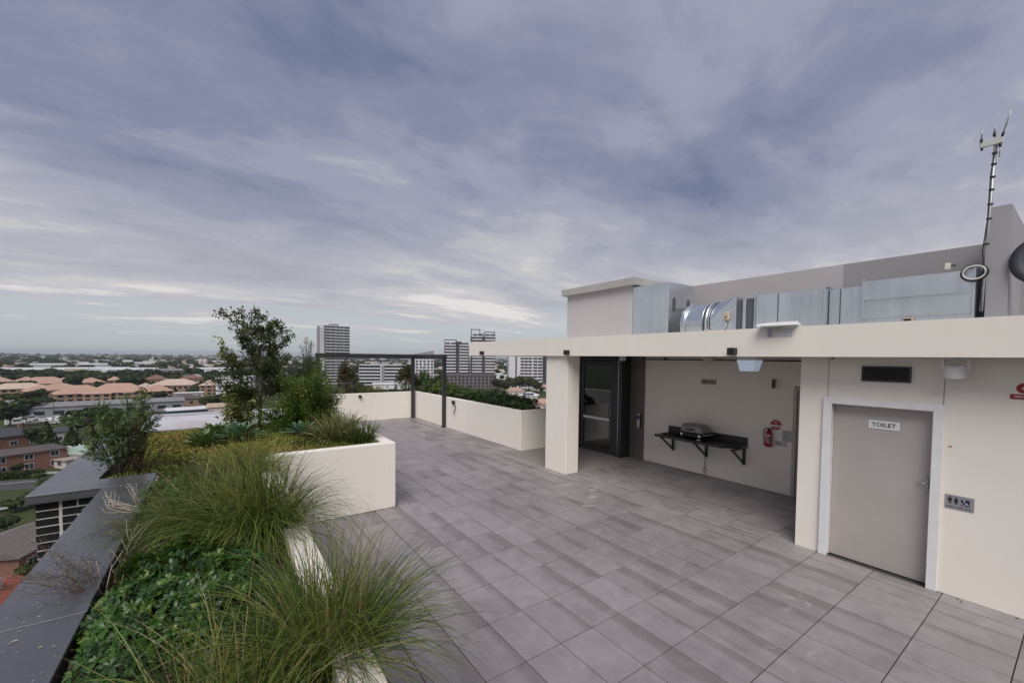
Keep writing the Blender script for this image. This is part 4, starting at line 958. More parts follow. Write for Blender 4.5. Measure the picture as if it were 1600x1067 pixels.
for p, r in main:
    for f in (2, 3, 4, 5):
        for _ in range(3):
            d = rng.normal(0, 1, 3); d[2] = abs(d[2])*.6+.25; d = d/np.linalg.norm(d)*rng.uniform(.12, .30)
            sec += grow(rng, p[f], [p[f]+d], .005, .1, 4)
stems_mesh(m, main, 6); stems_mesh(m, sec, 4); m.build('trunk', BARKL, t)
P, D = along(rng, sec, 32, .15, .03); P2, D2 = along(rng, main, 90, .40, .05); P = np.concatenate([P, P2]); D = np.concatenate([D, D2]); n = len(P)
Ld = unit(D*.5+rdir(rng, n, .3)); L_ = rng.uniform(.036, .070, n)
tv = np.clip(rng.normal(.45, .18, n)+np.where(P[:, 2] > 2.0, .12, 0), 0, 1)
link('crown', leaves_mesh('crown', DARKL, rng, P, Ld, rdir(rng, n, .8), L_, L_*.55, tv), t)['kind'] = 'stuff'
# lime leaved climber around the trunk, one shoot reaching out to the left
rng = np.random.default_rng(62); t = thing('lime_sapling', 'slender sapling with large lime leaves and one long shoot left of the dark tree', 'sapling', (.50, 9.78, G-.03))
st = grow(rng, (0, 0, 0), [wp(-.22, .62), wp(-.35, .55, .1), wp(-.48, .85, 0), wp(-.15, .95, .1), wp(.12, .8, 0), wp(-.42, .42, .1), wp(-.05, .75, -.2), wp(-.28, .85, .1), wp(-.50, .68, -.1)], .010, .1)
lg = grow(rng, (0, 0, 0), [wp(-.42, 1.72, -.1)], .010, .05, 8); hd = grow(rng, lg[0][0][6], [wp(-.70, 1.92, -.1), wp(-.55, 1.72), wp(-.28, 1.62)], .006, .1)
m = MB(); stems_mesh(m, st+lg+hd, 5); m.build('stems', BARK, t)
P, D = along(rng, st, 130, .30, .06); Pb, Db = along(rng, hd, 42, .2, .035); P = np.concatenate([P, Pb]); D = np.concatenate([D, Db]); n = len(P)
LIM2 = leaf_mat('lime_variegated', [(0, (.06, .09, .015)), (.5, (.13, .16, .03)), (.85, (.27, .28, .08)), (1, (.40, .38, .18))], .45, .4)
L_ = rng.uniform(.05, .10, n); link('foliage', leaves_mesh('foliage', LIM2, rng, P, unit(D*.4+rdir(rng, n, -.2)), rdir(rng, n, 1), L_, L_*.5, None, .5, .3), t)['kind'] = 'stuff'
# feathery shrub right of the tree and the needle leaved one behind it
FEA = leaf_mat('feathery_leaf', [(0, (.030, .062, .010)), (.5, (.075, .130, .018)), (.85, (.13, .185, .03)), (1, (.20, .23, .05))], .5, .35)
rng = np.random.default_rng(63); t = thing('feathery_shrub', 'bushy bright green shrub with fine leaves right of the dark tree', 'shrub', (1.55, 9.75, G-.03))
tips = [wp(rng.uniform(-1.0, .72), rng.uniform(.2, 1.25), rng.uniform(-.5, .4)) for _ in range(95)] + [wp(.55, 1.45, .1), wp(.30, 1.35, -.1), wp(.15, 1.25, 0), wp(.62, 1.05, 0), wp(-.3, 1.1, 0)]
st = grow(rng, (0, 0, 0), tips, .009, .1); m = MB(); stems_mesh(m, st, 4); m.build('stems', BARK, t)
P, D = along(rng, st, 300, .22, .06); n = len(P); L_ = rng.uniform(.035, .075, n)
tv = np.clip(np.repeat(rng.uniform(.1, .95, len(st)), 300)+rng.normal(0, .1, n), 0, 1)
link('foliage', leaves_mesh('foliage', FEA, rng, P, unit(D*.5+rdir(rng, n, 0)), rdir(rng, n, .8), L_, L_*.36, tv), t)['kind'] = 'stuff'
NEE = leaf_mat('needle_leaf', [(0, (.030, .050, .014)), (.5, (.060, .085, .025)), (1, (.12, .13, .045))], .5, .25)
rng = np.random.default_rng(64); t = thing('needle_shrub', 'tall needle leaved shrub with a plume top rising behind the bushy green shrub', 'shrub', (1.62, 10.35, G-.03))
tips = [wp(rng.uniform(-.38, .38), rng.uniform(.7, 1.55), rng.uniform(-.25, .25)) for _ in range(26)]+[wp(rng.uniform(.15, .62), rng.uniform(.9, 1.62), rng.uniform(-.1, .25)) for _ in range(12)]+[wp(.02, 1.95), wp(-.10, 1.78), wp(.18, 1.88), wp(.10, 1.80)]
st = grow(rng, (0, 0, 0), tips, .010, .06); m = MB(); stems_mesh(m, st, 4); m.build('stems', BARK, t)
P, D = along(rng, st, 260, .35, .012); n = len(P); L_ = rng.uniform(.06, .13, n)
link('foliage', leaves_mesh('foliage', NEE, rng, P, unit(D*.9+rdir(rng, n, .1)), rdir(rng, n), L_, .006), t)['kind'] = 'stuff'
rng = np.random.default_rng(65); t = thing('dry_branches', 'bare pale branches between the tree trunk and the bushy shrub', 'branches', (1.05, 9.75, G-.03))
st = grow(rng, (0, 0, 0), [wp(-.28, .38, 0), wp(-.15, .45, .1), wp(.05, .42, 0), wp(.2, .36, .1), wp(-.34, .22, 0), wp(.3, .28, 0)], .008, .12); m = MB(); stems_mesh(m, st, 5); m.build('twigs', TWIG, t)
# willow leaved shrub at the jog in the parapet
WIL = leaf_mat('willow_leaf', [(0, (.026, .060, .020)), (.5, (.070, .122, .036)), (.85, (.12, .18, .06)), (1, (.20, .19, .06))], .45, .3)
rng = np.random.default_rng(66); t = thing('willow_leaved_shrub', 'tall narrow leaved shrub growing at the inner corner of the parapet coping', 'shrub', (-1.02, 7.12, G-.06))
tips = [wp(r+rng.normal(0, .03), u, d) for r, u, d in ((-.22, 1.02, 0), (-.28, .84, .1), (-.16, .86, -.12), (-.24, .64, .1), (-.02, .98, .1), (.04, .84, -.1), (-.06, .70, .1), (.10, 1.04, .1), (.24, 1.16, 0), (.30, 1.06, .1), (.20, .96, -.1), (.34, .92, .1), (.40, .82, 0), (.28, .74, -.1), (-.32, .46, 0), (-.10, .52, -.15), (.14, .68, .15))]
st = grow(rng, (0, 0, 0), tips, .011, .08, 7); m = MB(); stems_mesh(m, st, 6); m.build('stems', BARK, t)
P, D = along(rng, st, 120, .45, .035); n = len(P); Ld = unit(D*.7+rdir(rng, n, -.25)); L_ = rng.uniform(.05, .11, n)
link('foliage', leaves_mesh('foliage', WIL, rng, P, Ld, rdir(rng, n, .7), L_, L_*.21, None, .4, .25), t)['kind'] = 'stuff'
rng = np.random.default_rng(67); t = thing('dry_shrub', 'brown half dead shrub with twiggy stems right of the willow leaved shrub', 'shrub', (-.86, 7.30, G-.05))
tips = [wp(rng.uniform(-.22, .40), rng.uniform(.3, .95), rng.uniform(-.2, .3)) for _ in range(26)]+[wp(.62, .50, .1), wp(.5, .30, 0)]
st = grow(rng, (0, 0, 0), tips, .007, .1); tw = []
for p, r in st:
    for f in (2, 3, 4, 5): 
        for _ in range(2): tw += grow(rng, p[f], [p[f]+rng.normal(0, .07, 3)+np.array([0, 0, .06])], .0022, .1, 3)
m = MB(); stems_mesh(m, st, 5); stems_mesh(m, tw, 3); m.build('stems', DRYB, t)
P, D = along(rng, tw, 5, .3, .01); n = len(P); DL2 = leaf_mat('dead_leaf', [(0, (.08, .05, .025)), (.6, (.16, .11, .05)), (1, (.25, .22, .08))], .8, .2)
link('foliage', leaves_mesh('foliage', DL2, rng, P, rdir(rng, n, .2), rdir(rng, n), rng.uniform(.02, .05, n), .010), t)['kind'] = 'stuff'
# dead twigs lying over the coping
rng = np.random.default_rng(68); t = thing('dead_twigs', 'bleached bent twigs lying over the coping above the bricks', 'twigs', (-.62, 5.30, 1.10))
m = MB()
for k in range(15):
    b = np.array([rng.uniform(-.02, .04), rng.uniform(-.1, .12), rng.uniform(-.03, .01)]); p1 = b+np.array([-.12, rng.uniform(0, .08), .03]); p2 = p1+np.array([rng.uniform(-.16, -.08), rng.uniform(.02, .16), rng.uniform(.0, .05)]); p3 = p2+np.array([rng.uniform(-.05, .02), rng.uniform(.05, .14), rng.uniform(.03, .10)])
    m.tube([b, p1, p2, p3], [.004, .0038, .003, .0018], 5)
for k in range(5):
    b = np.array([.0, rng.uniform(-.1, .1), 0]); m.tube([b, b+np.array([-.05, .06, .10]), b+np.array([rng.uniform(-.14, -.05), .12, .22])], [.004, .003, .002], 5)
m.build('twigs', TWIG, t)
def weed(label, loc, n, h, seed, spread, lean):
    rng = np.random.default_rng(seed); t = thing('seeded_weed', label, 'weed', loc, 0, 'wispy seeding weeds along the coping'); st = []
    for k in range(n):
        b = np.array([rng.normal(0, .03), rng.normal(0, spread*.5), 0]); st += grow(rng, b, [b+np.array([lean*rng.uniform(.2, 1.1), rng.normal(0, spread), h*rng.uniform(.45, 1.05)])], .0016, .14, 6, .4)
    tw = []
    for p, r in st:
        for f in (2, 3, 4, 5, 6):
            for _ in range(2): tw += grow(rng, p[f], [p[f]+rng.normal(0, .028, 3)+np.array([0, 0, .02])], .0008, .1, 3)
    m = MB(); stems_mesh(m, st, 4); stems_mesh(m, tw, 3); m.build('stems', DRYB, t)
    P = np.concatenate([p[-1:] for p, r in tw]); n = len(P); tv = rng.uniform(0, 1, n)
    link('seed_heads', leaves_mesh('seed_heads', leaf_mat('seed_head', [(0, (.10, .09, .03)), (.6, (.22, .19, .07)), (1, (.36, .32, .22))], .8, .2), rng, P, rdir(rng, n, .5), rdir(rng, n), rng.uniform(.006, .016, n), .007, tv), t)['kind'] = 'stuff'
weed('wispy brown seeding weed over the near coping joint', (-.64, 3.75, 1.04), 46, .30, 71, .22, -.38)
weed('small greenish weed over the coping midway to the bleached twigs', (-.60, 4.75, 1.04), 20, .26, 72, .22, -.22)
rng = np.random.default_rng(73); t = thing('dry_stalks', 'broken straw coloured stalks between coping and glossy shrub', 'stalks', (-.58, 3.9, 1.04)); m = MB()
for k in range(16):
    b = np.array([rng.normal(0, .03), rng.uniform(-.5, .45), 0]); e = b+np.array([rng.uniform(-.05, .18), rng.uniform(-.15, .15), rng.uniform(.10, .28)]); m.tube([b, (b+e)/2+rng.normal(0, .02, 3), e], [.003, .0028, .0015], 4)
    if k % 2: m.tube([(b+e)/2, (b+e)/2+rng.normal(0, .06, 3)+np.array([0, 0, .05])], [.002, .001], 4)
m.build('stems', TWIG, t)
# ---- hedge and shrubs in the far planters
hg = 'shrubs of the hedge planter'
HED = leaf_mat('hedge_leaf', [(0, (.014, .036, .010)), (.45, (.030, .066, .015)), (.8, (.060, .105, .022)), (1, (.13, .17, .04))], .4, .25)
HEL = leaf_mat('hedge_lime_leaf', [(0, (.045, .075, .012)), (.5, (.085, .13, .018)), (1, (.15, .18, .03))], .45, .35)
HER = leaf_mat('bronze_leaf', [(0, (.016, .024, .008)), (.45, (.045, .045, .014)), (.75, (.085, .050, .018)), (1, (.15, .075, .025))], .4, .25)
hl = ['dark glossy hedge shrub nearest the entrance column', 'dark hedge shrub second from the planter corner', 'mid green hedge shrub third from the planter corner', 'green hedge shrub in the middle of the long planter', 'yellow green hedge shrub left of the middle of the long planter', 'lime hedge shrub behind the nearer steel post', 'lime hedge shrub between the two steel posts', 'olive hedge shrub by the far corner post']
for i in range(8):
    y = 10.0+i*.92; whorl_shrub(hl[i], (7.52, y, G-.02), 210, .42, .62, (.36, .40, .40, .36, .40, .50, .62, .62)[i], 80+i, 'hedge_shrub', HEL if i in (5, 6) else HED, (.05, .09), .40, 8, hg, tint=(0, .75) if i < 4 else (.2, .95))
rngb = np.random.default_rng(90)
for i, (lab, x, y, rx, h, mt) in enumerate((('bronze tinted tall shrub in the back planter under the frame beam', 4.20, 17.5, .34, 1.18, HER), ('bronze tipped shrub at the far corner behind the frame post', 6.75, 17.62, .46, 1.05, HER), ('olive shrub beside the corner post in the back planter', 7.45, 17.4, .42, .80, HED))):
    t = whorl_shrub(lab, (x, y, G-.02), 330, rx, rx, h, 91+i, 'upright_shrub', mt, (.06, .10), .36, 8, 'upright shrubs of the back planter', low=.6, tint=(.1, 1), pw=.35)
clump('spiky grey green clump right of the bronze shrub in the back planter', (4.75, 17.45, G), STRAPG, 95, 260, (.35, .62), (.005, .010), (60, 16), (.5, 1.4), .22)
clump('second spiky clump farther right along the back planter', (5.35, 17.45, G), STRAP, 96, 220, (.3, .5), (.005, .010), (58, 16), (.7, 1.5), .22)
whorl_shrub('low dark creeper along the right half of the back planter', (5.95, 17.4, G-.02), 160, .55, .22, .14, 97, 'mat_plant', HED, (.04, .07), .42, 7, cat='plant')
whorl_shrub('reddish low plant at the left end of the back planter', (3.45, 17.45, G-.02), 150, .5, .25, .30, 98, 'mat_plant', HER, (.04, .07), .4, 7, cat='plant')

# ------------------------------------------------------------------ ground, road and city
GZ = -28.0
M = Mat('suburb_ground'); w = M.coord('World')
n1 = M.noise(w, .018, 6, .6); n2 = M.noise(w, .11, 5, .6)
M.set(M.mix(M.ramp(n2, [(.42, 0), (.62, 1)]), M.ramp(n1, [(.3, (.030, .042, .018)), (.55, (.055, .065, .028)), (.75, (.10, .095, .075))]), (.055, .065, .026, 1)), .95, 0, .1)
m = MB(); R_ = 12000; nseg = 48
m.add([(0, 0, 0)]+[(R_*math.cos(2*math.pi*k/nseg), R_*math.sin(2*math.pi*k/nseg), 0) for k in range(nseg)], [(0, k+1, (k+1) % nseg+1) for k in range(nseg)])
g = tag(m.build('ground', M.m), kind='structure'); g.location = (0, 0, GZ)
ASPH = plain('asphalt', (.060, .060, .064), .9, 0, .2, .6)
def gp(px, py, z=GZ): return at_z(px, py, z)
def strip(name, p0, p1, wd, z, mat, kind='structure', h=.02):
    a, b = gp(*p0), gp(*p1); d = (b-a).normalized(); s = Vector((-d.y, d.x, 0))*wd/2
    m = MB(); m.prism([((a+s).x, (a+s).y), ((a-s).x, (a-s).y), ((b-s).x, (b-s).y), ((b+s).x, (b+s).y)], GZ+z-h, GZ+z); o = m.build(name, mat); return tag(o, kind=kind)
strip('road', (-160, 766), (330, 742), 8.6, .03, ASPH)
strip('road_marking', (-120, 766), (60, 751), .22, .035, plain('road_paint', (.62, .62, .60), .7), h=.004)
strip('pavement', (-160, 748), (330, 729), 2.0, .12, plain('concrete_path', (.30, .29, .28), .9), h=.12)
m = MB(); q = [gp(5, 665), gp(112, 655), gp(118, 640), gp(45, 648)]; m.prism([(p.x, p.y) for p in q], GZ+.01, GZ+.04); tag(m.build('car_yard', plain('yard_asphalt', (.13, .13, .135), .9, 0, .2, .4)), kind='structure')

# trees: a tapered trunk with limbs and a crown of leaf clumps
TREEM = []
for nm, st in (('far_leaf_dark', [(0, (.012, .022, .008)), (.5, (.026, .042, .013)), (1, (.050, .066, .020))]),
               ('far_leaf_green', [(0, (.018, .032, .009)), (.5, (.040, .062, .016)), (1, (.072, .092, .026))]),
               ('far_leaf_olive', [(0, (.026, .032, .012)), (.5, (.055, .062, .022)), (1, (.095, .095, .038))]),
               ('far_leaf_brown', [(0, (.030, .026, .014)), (.5, (.070, .056, .030)), (1, (.12, .10, .055))])):
    TREEM.append(leaf_mat(nm, st, .6, .15, .2))
def tree_proto(seed, h, wd, mat, n, kind='round', csz=(.35, .8)):
    rng = np.random.default_rng(seed); m = MB(); th = h*(.30 if kind != 'cone' else .12)
    m.tube([(0, 0, -.3), (.1, 0, th*.6), (0, .1, th), (.1, 0, h*.6)], [h*.028, h*.022, h*.018, h*.008], 6)
    for k in range(5):
        a = k*1.26+rng.uniform(0, .5); m.tube([(0, 0, th*.9), (math.cos(a)*wd*.16, math.sin(a)*wd*.16, h*.5), (math.cos(a)*wd*.33, math.sin(a)*wd*.33, h*.68)], [h*.012, h*.008, h*.004], 4)
    trunk = m.mesh('trunk', BARK)
    if kind == 'cone': lobes = [((0, 0, h*(.12+.8*f)), wd*.5*(1.02-f)**.8, h*.12) for f in np.linspace(0, 1, 8)]
    else:
        lobes = []
        for k in range(9):
            a = k*2.4+rng.uniform(0, .8); r = wd*.5*rng.uniform(.15, .62); lobes.append(((math.cos(a)*r, math.sin(a)*r, h*rng.uniform(.45, .82)), wd*rng.uniform(.17, .30), h*rng.uniform(.10, .19)))
    P, N, T = [], [], []
    for (c, rx, rz) in lobes:
        k = int(n/len(lobes)); d = unit(rng.normal(0, 1, (k, 3))); d[:, 2] = np.abs(d[:, 2])*np.where(rng.uniform(0, 1, k) < .75, 1, -1)
        P.append(np.array(c)+d*np.array([rx, rx, rz])*rng.uniform(.72, 1.08, (k, 1))); N.append(d); T.append(np.clip(np.full(k, rng.uniform(.25, .7))+rng.normal(0, .15, k), 0, 1))
    P, N, T = np.concatenate(P), np.concatenate(N), np.concatenate(T); n = len(P); s = rng.uniform(csz[0], csz[1], n)*wd/8
    Nn = unit(N+rng.normal(0, .55, (n, 3))); e1 = unit(np.cross(Nn, rng.normal(0, 1, (n, 3)))); e2 = np.cross(Nn, e1)
    v = np.stack([P+(e1*math.cos(q)+e2*math.sin(q))*s[:, None]*rng.uniform(.7, 1.2, (n, 1)) for q in (0, 1.3, 2.6, 3.7, 5.0)], 1)
    f = (np.arange(n)*5)[:, None]+np.arange(5)
    return trunk, np_mesh('crown', v.reshape(-1, 3), [f], mat, np.repeat(T, 5))
PROTO = [tree_proto(200+i, 10, (8.5, 7.5, 9.5, 8, 7, 9)[i], TREEM[(0, 1, 2, 0, 1, 2)[i]], 700) for i in range(6)]
CONE = tree_proto(210, 10, 6.5, TREEM[1], 800, 'cone'); BROWN = tree_proto(211, 10, 9, TREEM[3], 600); GUM = tree_proto(212, 10, 8, TREEM[2], 420, 'round', (.3, .6))
FARP = [tree_proto(220+i, 10, 9, TREEM[i % 3], 130, 'round', (.8, 1.5)) for i in range(4)]
def tree(px, py, h, proto, label, group, wide=1.0):
    p = gp(px, py); t = thing('tree', label, 'tree', p, rnd.uniform(0, 6.28), group); s = h/10; t.scale = (s*wide, s*wide, s)
    link('trunk', proto[0], t); link('crown', proto[1], t); return t
def far_tree(px, py, h, proto, label, group, wide=1.0):
    p = gp(px, py); o = link('tree', proto[1]); o.location = p; s = h/10; o.scale = (s*wide, s*wide, s); o.rotation_euler = (0, 0, rnd.uniform(0, 6.28)); return tag(o, label, 'tree', group)

def facing(p): return math.atan2(-p.x, p.y)
GLZ = plain('window_glass', (.025, .030, .038), .12, 0, .3, .5); WHT = plain('white_paint', (.66, .66, .67), .6, 0, .08, .3)
def winmesh(w_, h_, cache={}):
    k = (round(w_, 2), round(h_, 2))
    if k not in cache:
        m = MB(); m.box((-w_/2, -.05, 0), (w_/2, .02, h_)); cache[k] = m.mesh('window', GLZ)
    return cache[k]
def framemesh(w_, h_, cache={}):
    k = (round(w_, 2), round(h_, 2))
    if k not in cache:
        m = MB(); e = .09
        m.box((-w_/2-e, -.08, -e), (w_/2+e, .01, 0)); m.box((-w_/2-e, -.08, h_), (w_/2+e, .01, h_+e)); m.box((-w_/2-e, -.08, 0), (-w_/2, .01, h_)); m.box((w_/2, -.08, 0), (w_/2+e, .01, h_)); m.box((-.03, -.07, 0), (.03, .01, h_))
        cache[k] = m.mesh('frame', WHT)
    return cache[k]
def put(name, me, par, x, y, z, rz=0): o = link(name, me, par); o.location = (x, y, z); o.rotation_euler = (0, 0, rz); return o
def roof_mb(kind, w_, d_, h, rh, ov):
    m = MB(); x, y = w_/2+ov, d_/2+ov; r = max(x-y, 0) if kind == 'hip' else x
    th = .18
    b = [(-x, -y, h), (x, -y, h), (x, y, h), (-x, y, h)]; c = [(-x, -y, h+th), (x, -y, h+th), (x, y, h+th), (-x, y, h+th)]
    ridge = [(-r, 0, h+th+rh), (r, 0, h+th+rh)] if kind != 'flat' else None
    m.add(b+c, [(3, 2, 1, 0)]+[(i, (i+1) % 4, 4+(i+1) % 4, 4+i) for i in range(4)]+([(4, 5, 6, 7)] if kind == 'flat' else []))
    if ridge: m.add(c+ridge, [(0, 1, 5, 4), (2, 3, 4, 5), (1, 2, 5), (3, 0, 4)])
    return m
def house(label, px, py, w_, d_, h, kind, rh, wallm, roofm, rot=0.0, floors=1, cols=3, cat='house', name='house', group=None, chimney=False, frames=True, win=(1.5, 1.3), zoff=0):
    p = gp(px, py); t = thing(name, label, cat, p, facing(p)+rot, group)
    m = MB(); m.box((-w_/2, -d_/2, -.3), (w_/2, d_/2, h)); m.build('wall', wallm, t)
    rf = roof_mb(kind, w_, d_, h, rh, .5).build('roof', roofm, t)
    if chimney: q = MB(); q.box((w_*.2, -.4, h+.2), (w_*.2+.8, .4, h+rh+1.1)); q.build('chimney', wallm, rf)
    fh = h/floors
    for f in range(floors):
        for c in range(cols):
            x = -w_/2+w_*(c+.5)/cols; z = f*fh+fh*.34
            o = put('window', winmesh(win[0], win[1]), t, x, -d_/2-.0, z)
            if frames: link('frame', framemesh(win[0], win[1]), o)
        for s in (-1, 1):
            for c in range(max(cols//2, 1)):
                y = -d_/2+d_*(c+.5)/max(cols//2, 1); o = put('window', winmesh(win[0], win[1]), t, s*w_/2, y, f*fh+fh*.34, math.pi/2*s)
                if frames: link('frame', framemesh(win[0], win[1]), o)
    return t
TERR = Mat('terracotta_roof'); w = TERR.coord('Object', (1, 1, 1)); 
TERR.set(TERR.mix(1, (.42, .265, .20, 1), TERR.mix(.5, TERR.ramp(TERR.noise(w, .5, 5), [(.3, .8), (.7, 1.15)]), TERR.ramp(TERR.noise(TERR.coord('Object', (.4, 6, 6)), 1.5, 3), [(.3, .85), (.7, 1.1)])), 'MULTIPLY'), .8); TERR = TERR.m
TERP = plain('pale_terracotta', (.52, .39, .32), .8, 0, .2, .5); DRED = plain('dark_red_roof', (.19, .095, .075), .8, 0, .2, .5)
BRICKT = plain('tan_brick', (.34, .225, .16), .85, 0, .15, .8); BRICKR = plain('red_brick', (.235, .115, .085), .85, 0, .2, 1.2)
BRNR = plain('brown_tile_roof', (.095, .075, .070), .8, 0, .25, 1.5); GRYR = plain('grey_sheet_roof', (.22, .215, .22), .6, 0, .2, .4); SLATE = plain('slate_roof', (.055, .055, .065), .7, 0, .2, 1)
WRF = plain('white_sheet_roof', (.62, .62, .64), .5, 0, .12, .1); GRW = plain('grey_shed_wall', (.27, .27, .29), .7, 0, .15, .2); PINKW = plain('pale_pink_wall', (.52, .45, .43), .8); GREENR = plain('pale_green_roof', (.36, .46, .41), .5, 0, .1, .6)
TANR = plain('tan_roof', (.42, .32, .23), .8, 0, .15, .5); NAVYW = plain('navy_wall', (.06, .075, .12), .6); SOLAR = plain('solar_panel', (.012, .018, .05), .15, 0, .2, 2)
# -- orange roofed walk-up blocks
ga = 'orange roofed apartment blocks'
for lab, px, py, w_, d_, h, rh, rm, rot, fl_ in (
    ('broad orange roofed block in the back row left of the round tree', 70, 615, 46, 22, 8.5, 4.6, TERR, .05, 2), ('pale roofed block in the front row at the far left', 30, 626, 42, 18, 8.6, 3.2, TERP, -.08, 3), ('orange roofed block with a tan end wall in the front row', 94, 627, 32, 17, 8.6, 3.2, TERR, .06, 3),
    ('orange roofed block stepping down in front of the tan walled one', 128, 634, 34, 18, 8.2, 4.4, TERR, .12, 3), ('wide orange roofed block behind the willow leaved shrub', 186, 632, 42, 18, 8.4, 5.0, TERR, -.1, 3), ('orange roofed block right of the round tree in the back row', 143, 612, 24, 17, 8.2, 3.8, TERR, .1, 2),
    ('small orange roofed block between two dark trees', 179, 607, 13, 12, 8, 3.4, TERR, 0, 2), ('orange block partly behind the top of the willow leaved shrub', 246, 630, 20, 16, 8.5, 4.2, TERR, .2, 3), ('long two storey orange roofed block with shaded balconies', 276, 616, 46, 20, 8.0, 4.2, TERP, -.12, 2),
    ('orange roofed block with balconies beside the white office slab', 329, 617, 23, 18, 8.4, 3.6, TERP, .12, 3), ('dark red roofed block behind the long two storey one', 244, 607, 24, 18, 9, 4.2, DRED, 0, 2), ('dark red roofed block farther back by the office slab', 300, 606, 24, 16, 9.5, 3.4, DRED, .1, 2), ('small orange roof in the gap left of the broad back row block', 42, 611, 20, 15, 8.5, 3.6, TERR, .1, 2), ('pale orange roof right of the broad back row block', 100, 611, 20, 15, 8, 3.4, TERP, -.1, 2), ('small orange block in the front row near the left edge', 62, 629, 20, 15, 8, 3.2, TERR, .15, 3), ('small pale orange block left of the stepped one', 110, 632, 18, 14, 8, 3.2, TERP, 0, 3), ('narrow orange block between the stepped one and the wide one', 156, 634, 18, 15, 8, 3.6, TERR, -.15, 3), ('orange block right of the wide one at the shed end', 214, 631, 20, 15, 8, 3.6, TERR, .1, 3),
    ('pale orange block between the spreading tree and the two storey block', 228, 621, 18, 14, 7.5, 3.2, TERP, .1, 2), ('orange roof cut by the left edge of the picture', 0, 613, 22, 16, 9, 3.6, TERR, 0, 2)):
    house(lab, px, py, w_*.64, d_*.9, h*.92, 'hip', rh, BRICKT, rm, rot, fl_, max(int(w_/5), 2), 'apartment block', 'apartment_block', ga, frames=False, win=(2.0, 1.4))
house('low brown roofed brick house in front of the orange blocks', 290, 633, 17, 12, 4.2, 'hip', 2.0, BRICKT, BRNR, .1, 1, 4, frames=False)
house('flat pale roofed building behind the brown roofed brick house', 291, 623, 19, 10, 4.2, 'flat', 0, PINKW, WRF, 0, 1, 4, 'building', 'low_building', frames=False)
house('grey roofed workshop with navy walls beyond the low roof', 291, 652, 15, 9, 4.0, 'gable', 1.0, NAVYW, WRF, .15, 1, 2, 'building', 'workshop', frames=False)
house('tan roofed building left of the small tree', 350, 648, 13, 10, 4.4, 'gable', 1.6, PINKW, TANR, -.1, 1, 3, 'building', 'low_building', frames=False)
house('white office slab with slit windows behind the small tree', 369, 618, 22, 14, 14.5, 'flat', 0, WHT, WRF, -.25, 5, 5, 'office', 'office_building', frames=False, win=(2.6, .7))
# -- long sheds, yard, nearby houses
house('long grey shed roof running behind the car yard', 165, 646, 62, 14, 5.2, 'gable', 1.6, GRW, GRYR, -.04, 1, 10, 'shed', 'long_shed', frames=False, win=(3.5, 1.6))
house('grey shed end at the left edge beyond the near trees', 0, 650, 26, 14, 5.5, 'gable', 1.8, GRW, GRYR, .05, 1, 4, 'shed', 'long_shed', frames=False, win=(3.5, 1.6))
gh = 'houses near the road'
house('dark roofed brick house by the car yard at the left edge', 10, 700, 13, 10, 4.2, 'hip', 2.2, BRICKR, SLATE, .3, 1, 3, group=gh, chimney=True)
house('brown flat roofed brick house with a white garage corner', 34, 733, 14, 10, 4.8, 'hip', .8, BRICKR, BRNR, .25, 2, 3, group=gh)
house('pale pink rendered house with a dark roof between two trees', 98, 692, 4.5, 6, 4.2, 'hip', 1.3, PINKW, SLATE, .1, 1, 2, group=gh)
house('white roofed garden shed beside the brown roofed house', 93, 712, 3.8, 4, 1.8, 'gable', .6, WHT, WRF, .4, 1, 1, 'shed', 'garden_shed')
house('pale green metal roofed house below the willow leaved shrub', 138, 722, 6.5, 8, 3.0, 'gable', 2.0, PINKW, GREENR, .7, 1, 2, group=gh, chimney=False)
house('tan roofed carport in front of the green roofed house', 112, 728, 5, 5, 2.2, 'flat', .6, PINKW, plain('tan_sheet', (.33, .29, .25), .7), .5, 1, 1, 'carport', 'carport')
t = house('grey brown roofed house just below the brick parapet', 8, 890, 8.5, 9, 3.2, 'gable', 1.7, BRICKR, plain('weathered_tile', (.145, .125, .118), .85, 0, .3, 2), .95, 1, 2, group=gh)
RT = Mat('red_tile_roof'); w = RT.coord('Object'); wv = RT.n('ShaderNodeTexWave', wave_type='BANDS', bands_direction='X'); RT.l(w, wv.inputs[0]); wv.inputs['Scale'].default_value = 4.2
RT.set(RT.mix(1, (.26, .075, .045, 1), RT.mix(.5, RT.ramp(wv.outputs['Fac'], [(.0, .6), (.5, 1.1)]), RT.ramp(RT.noise(w, 1.2, 6, .7), [(.3, .55), (.7, 1.2)])), 'MULTIPLY'), .8)
house('red tiled roof house in the lower left corner', -30, 1020, 11, 8, 2.9, 'gable', 2.3, PINKW, RT.m, 1.15, 1, 2, group=gh, chimney=True)
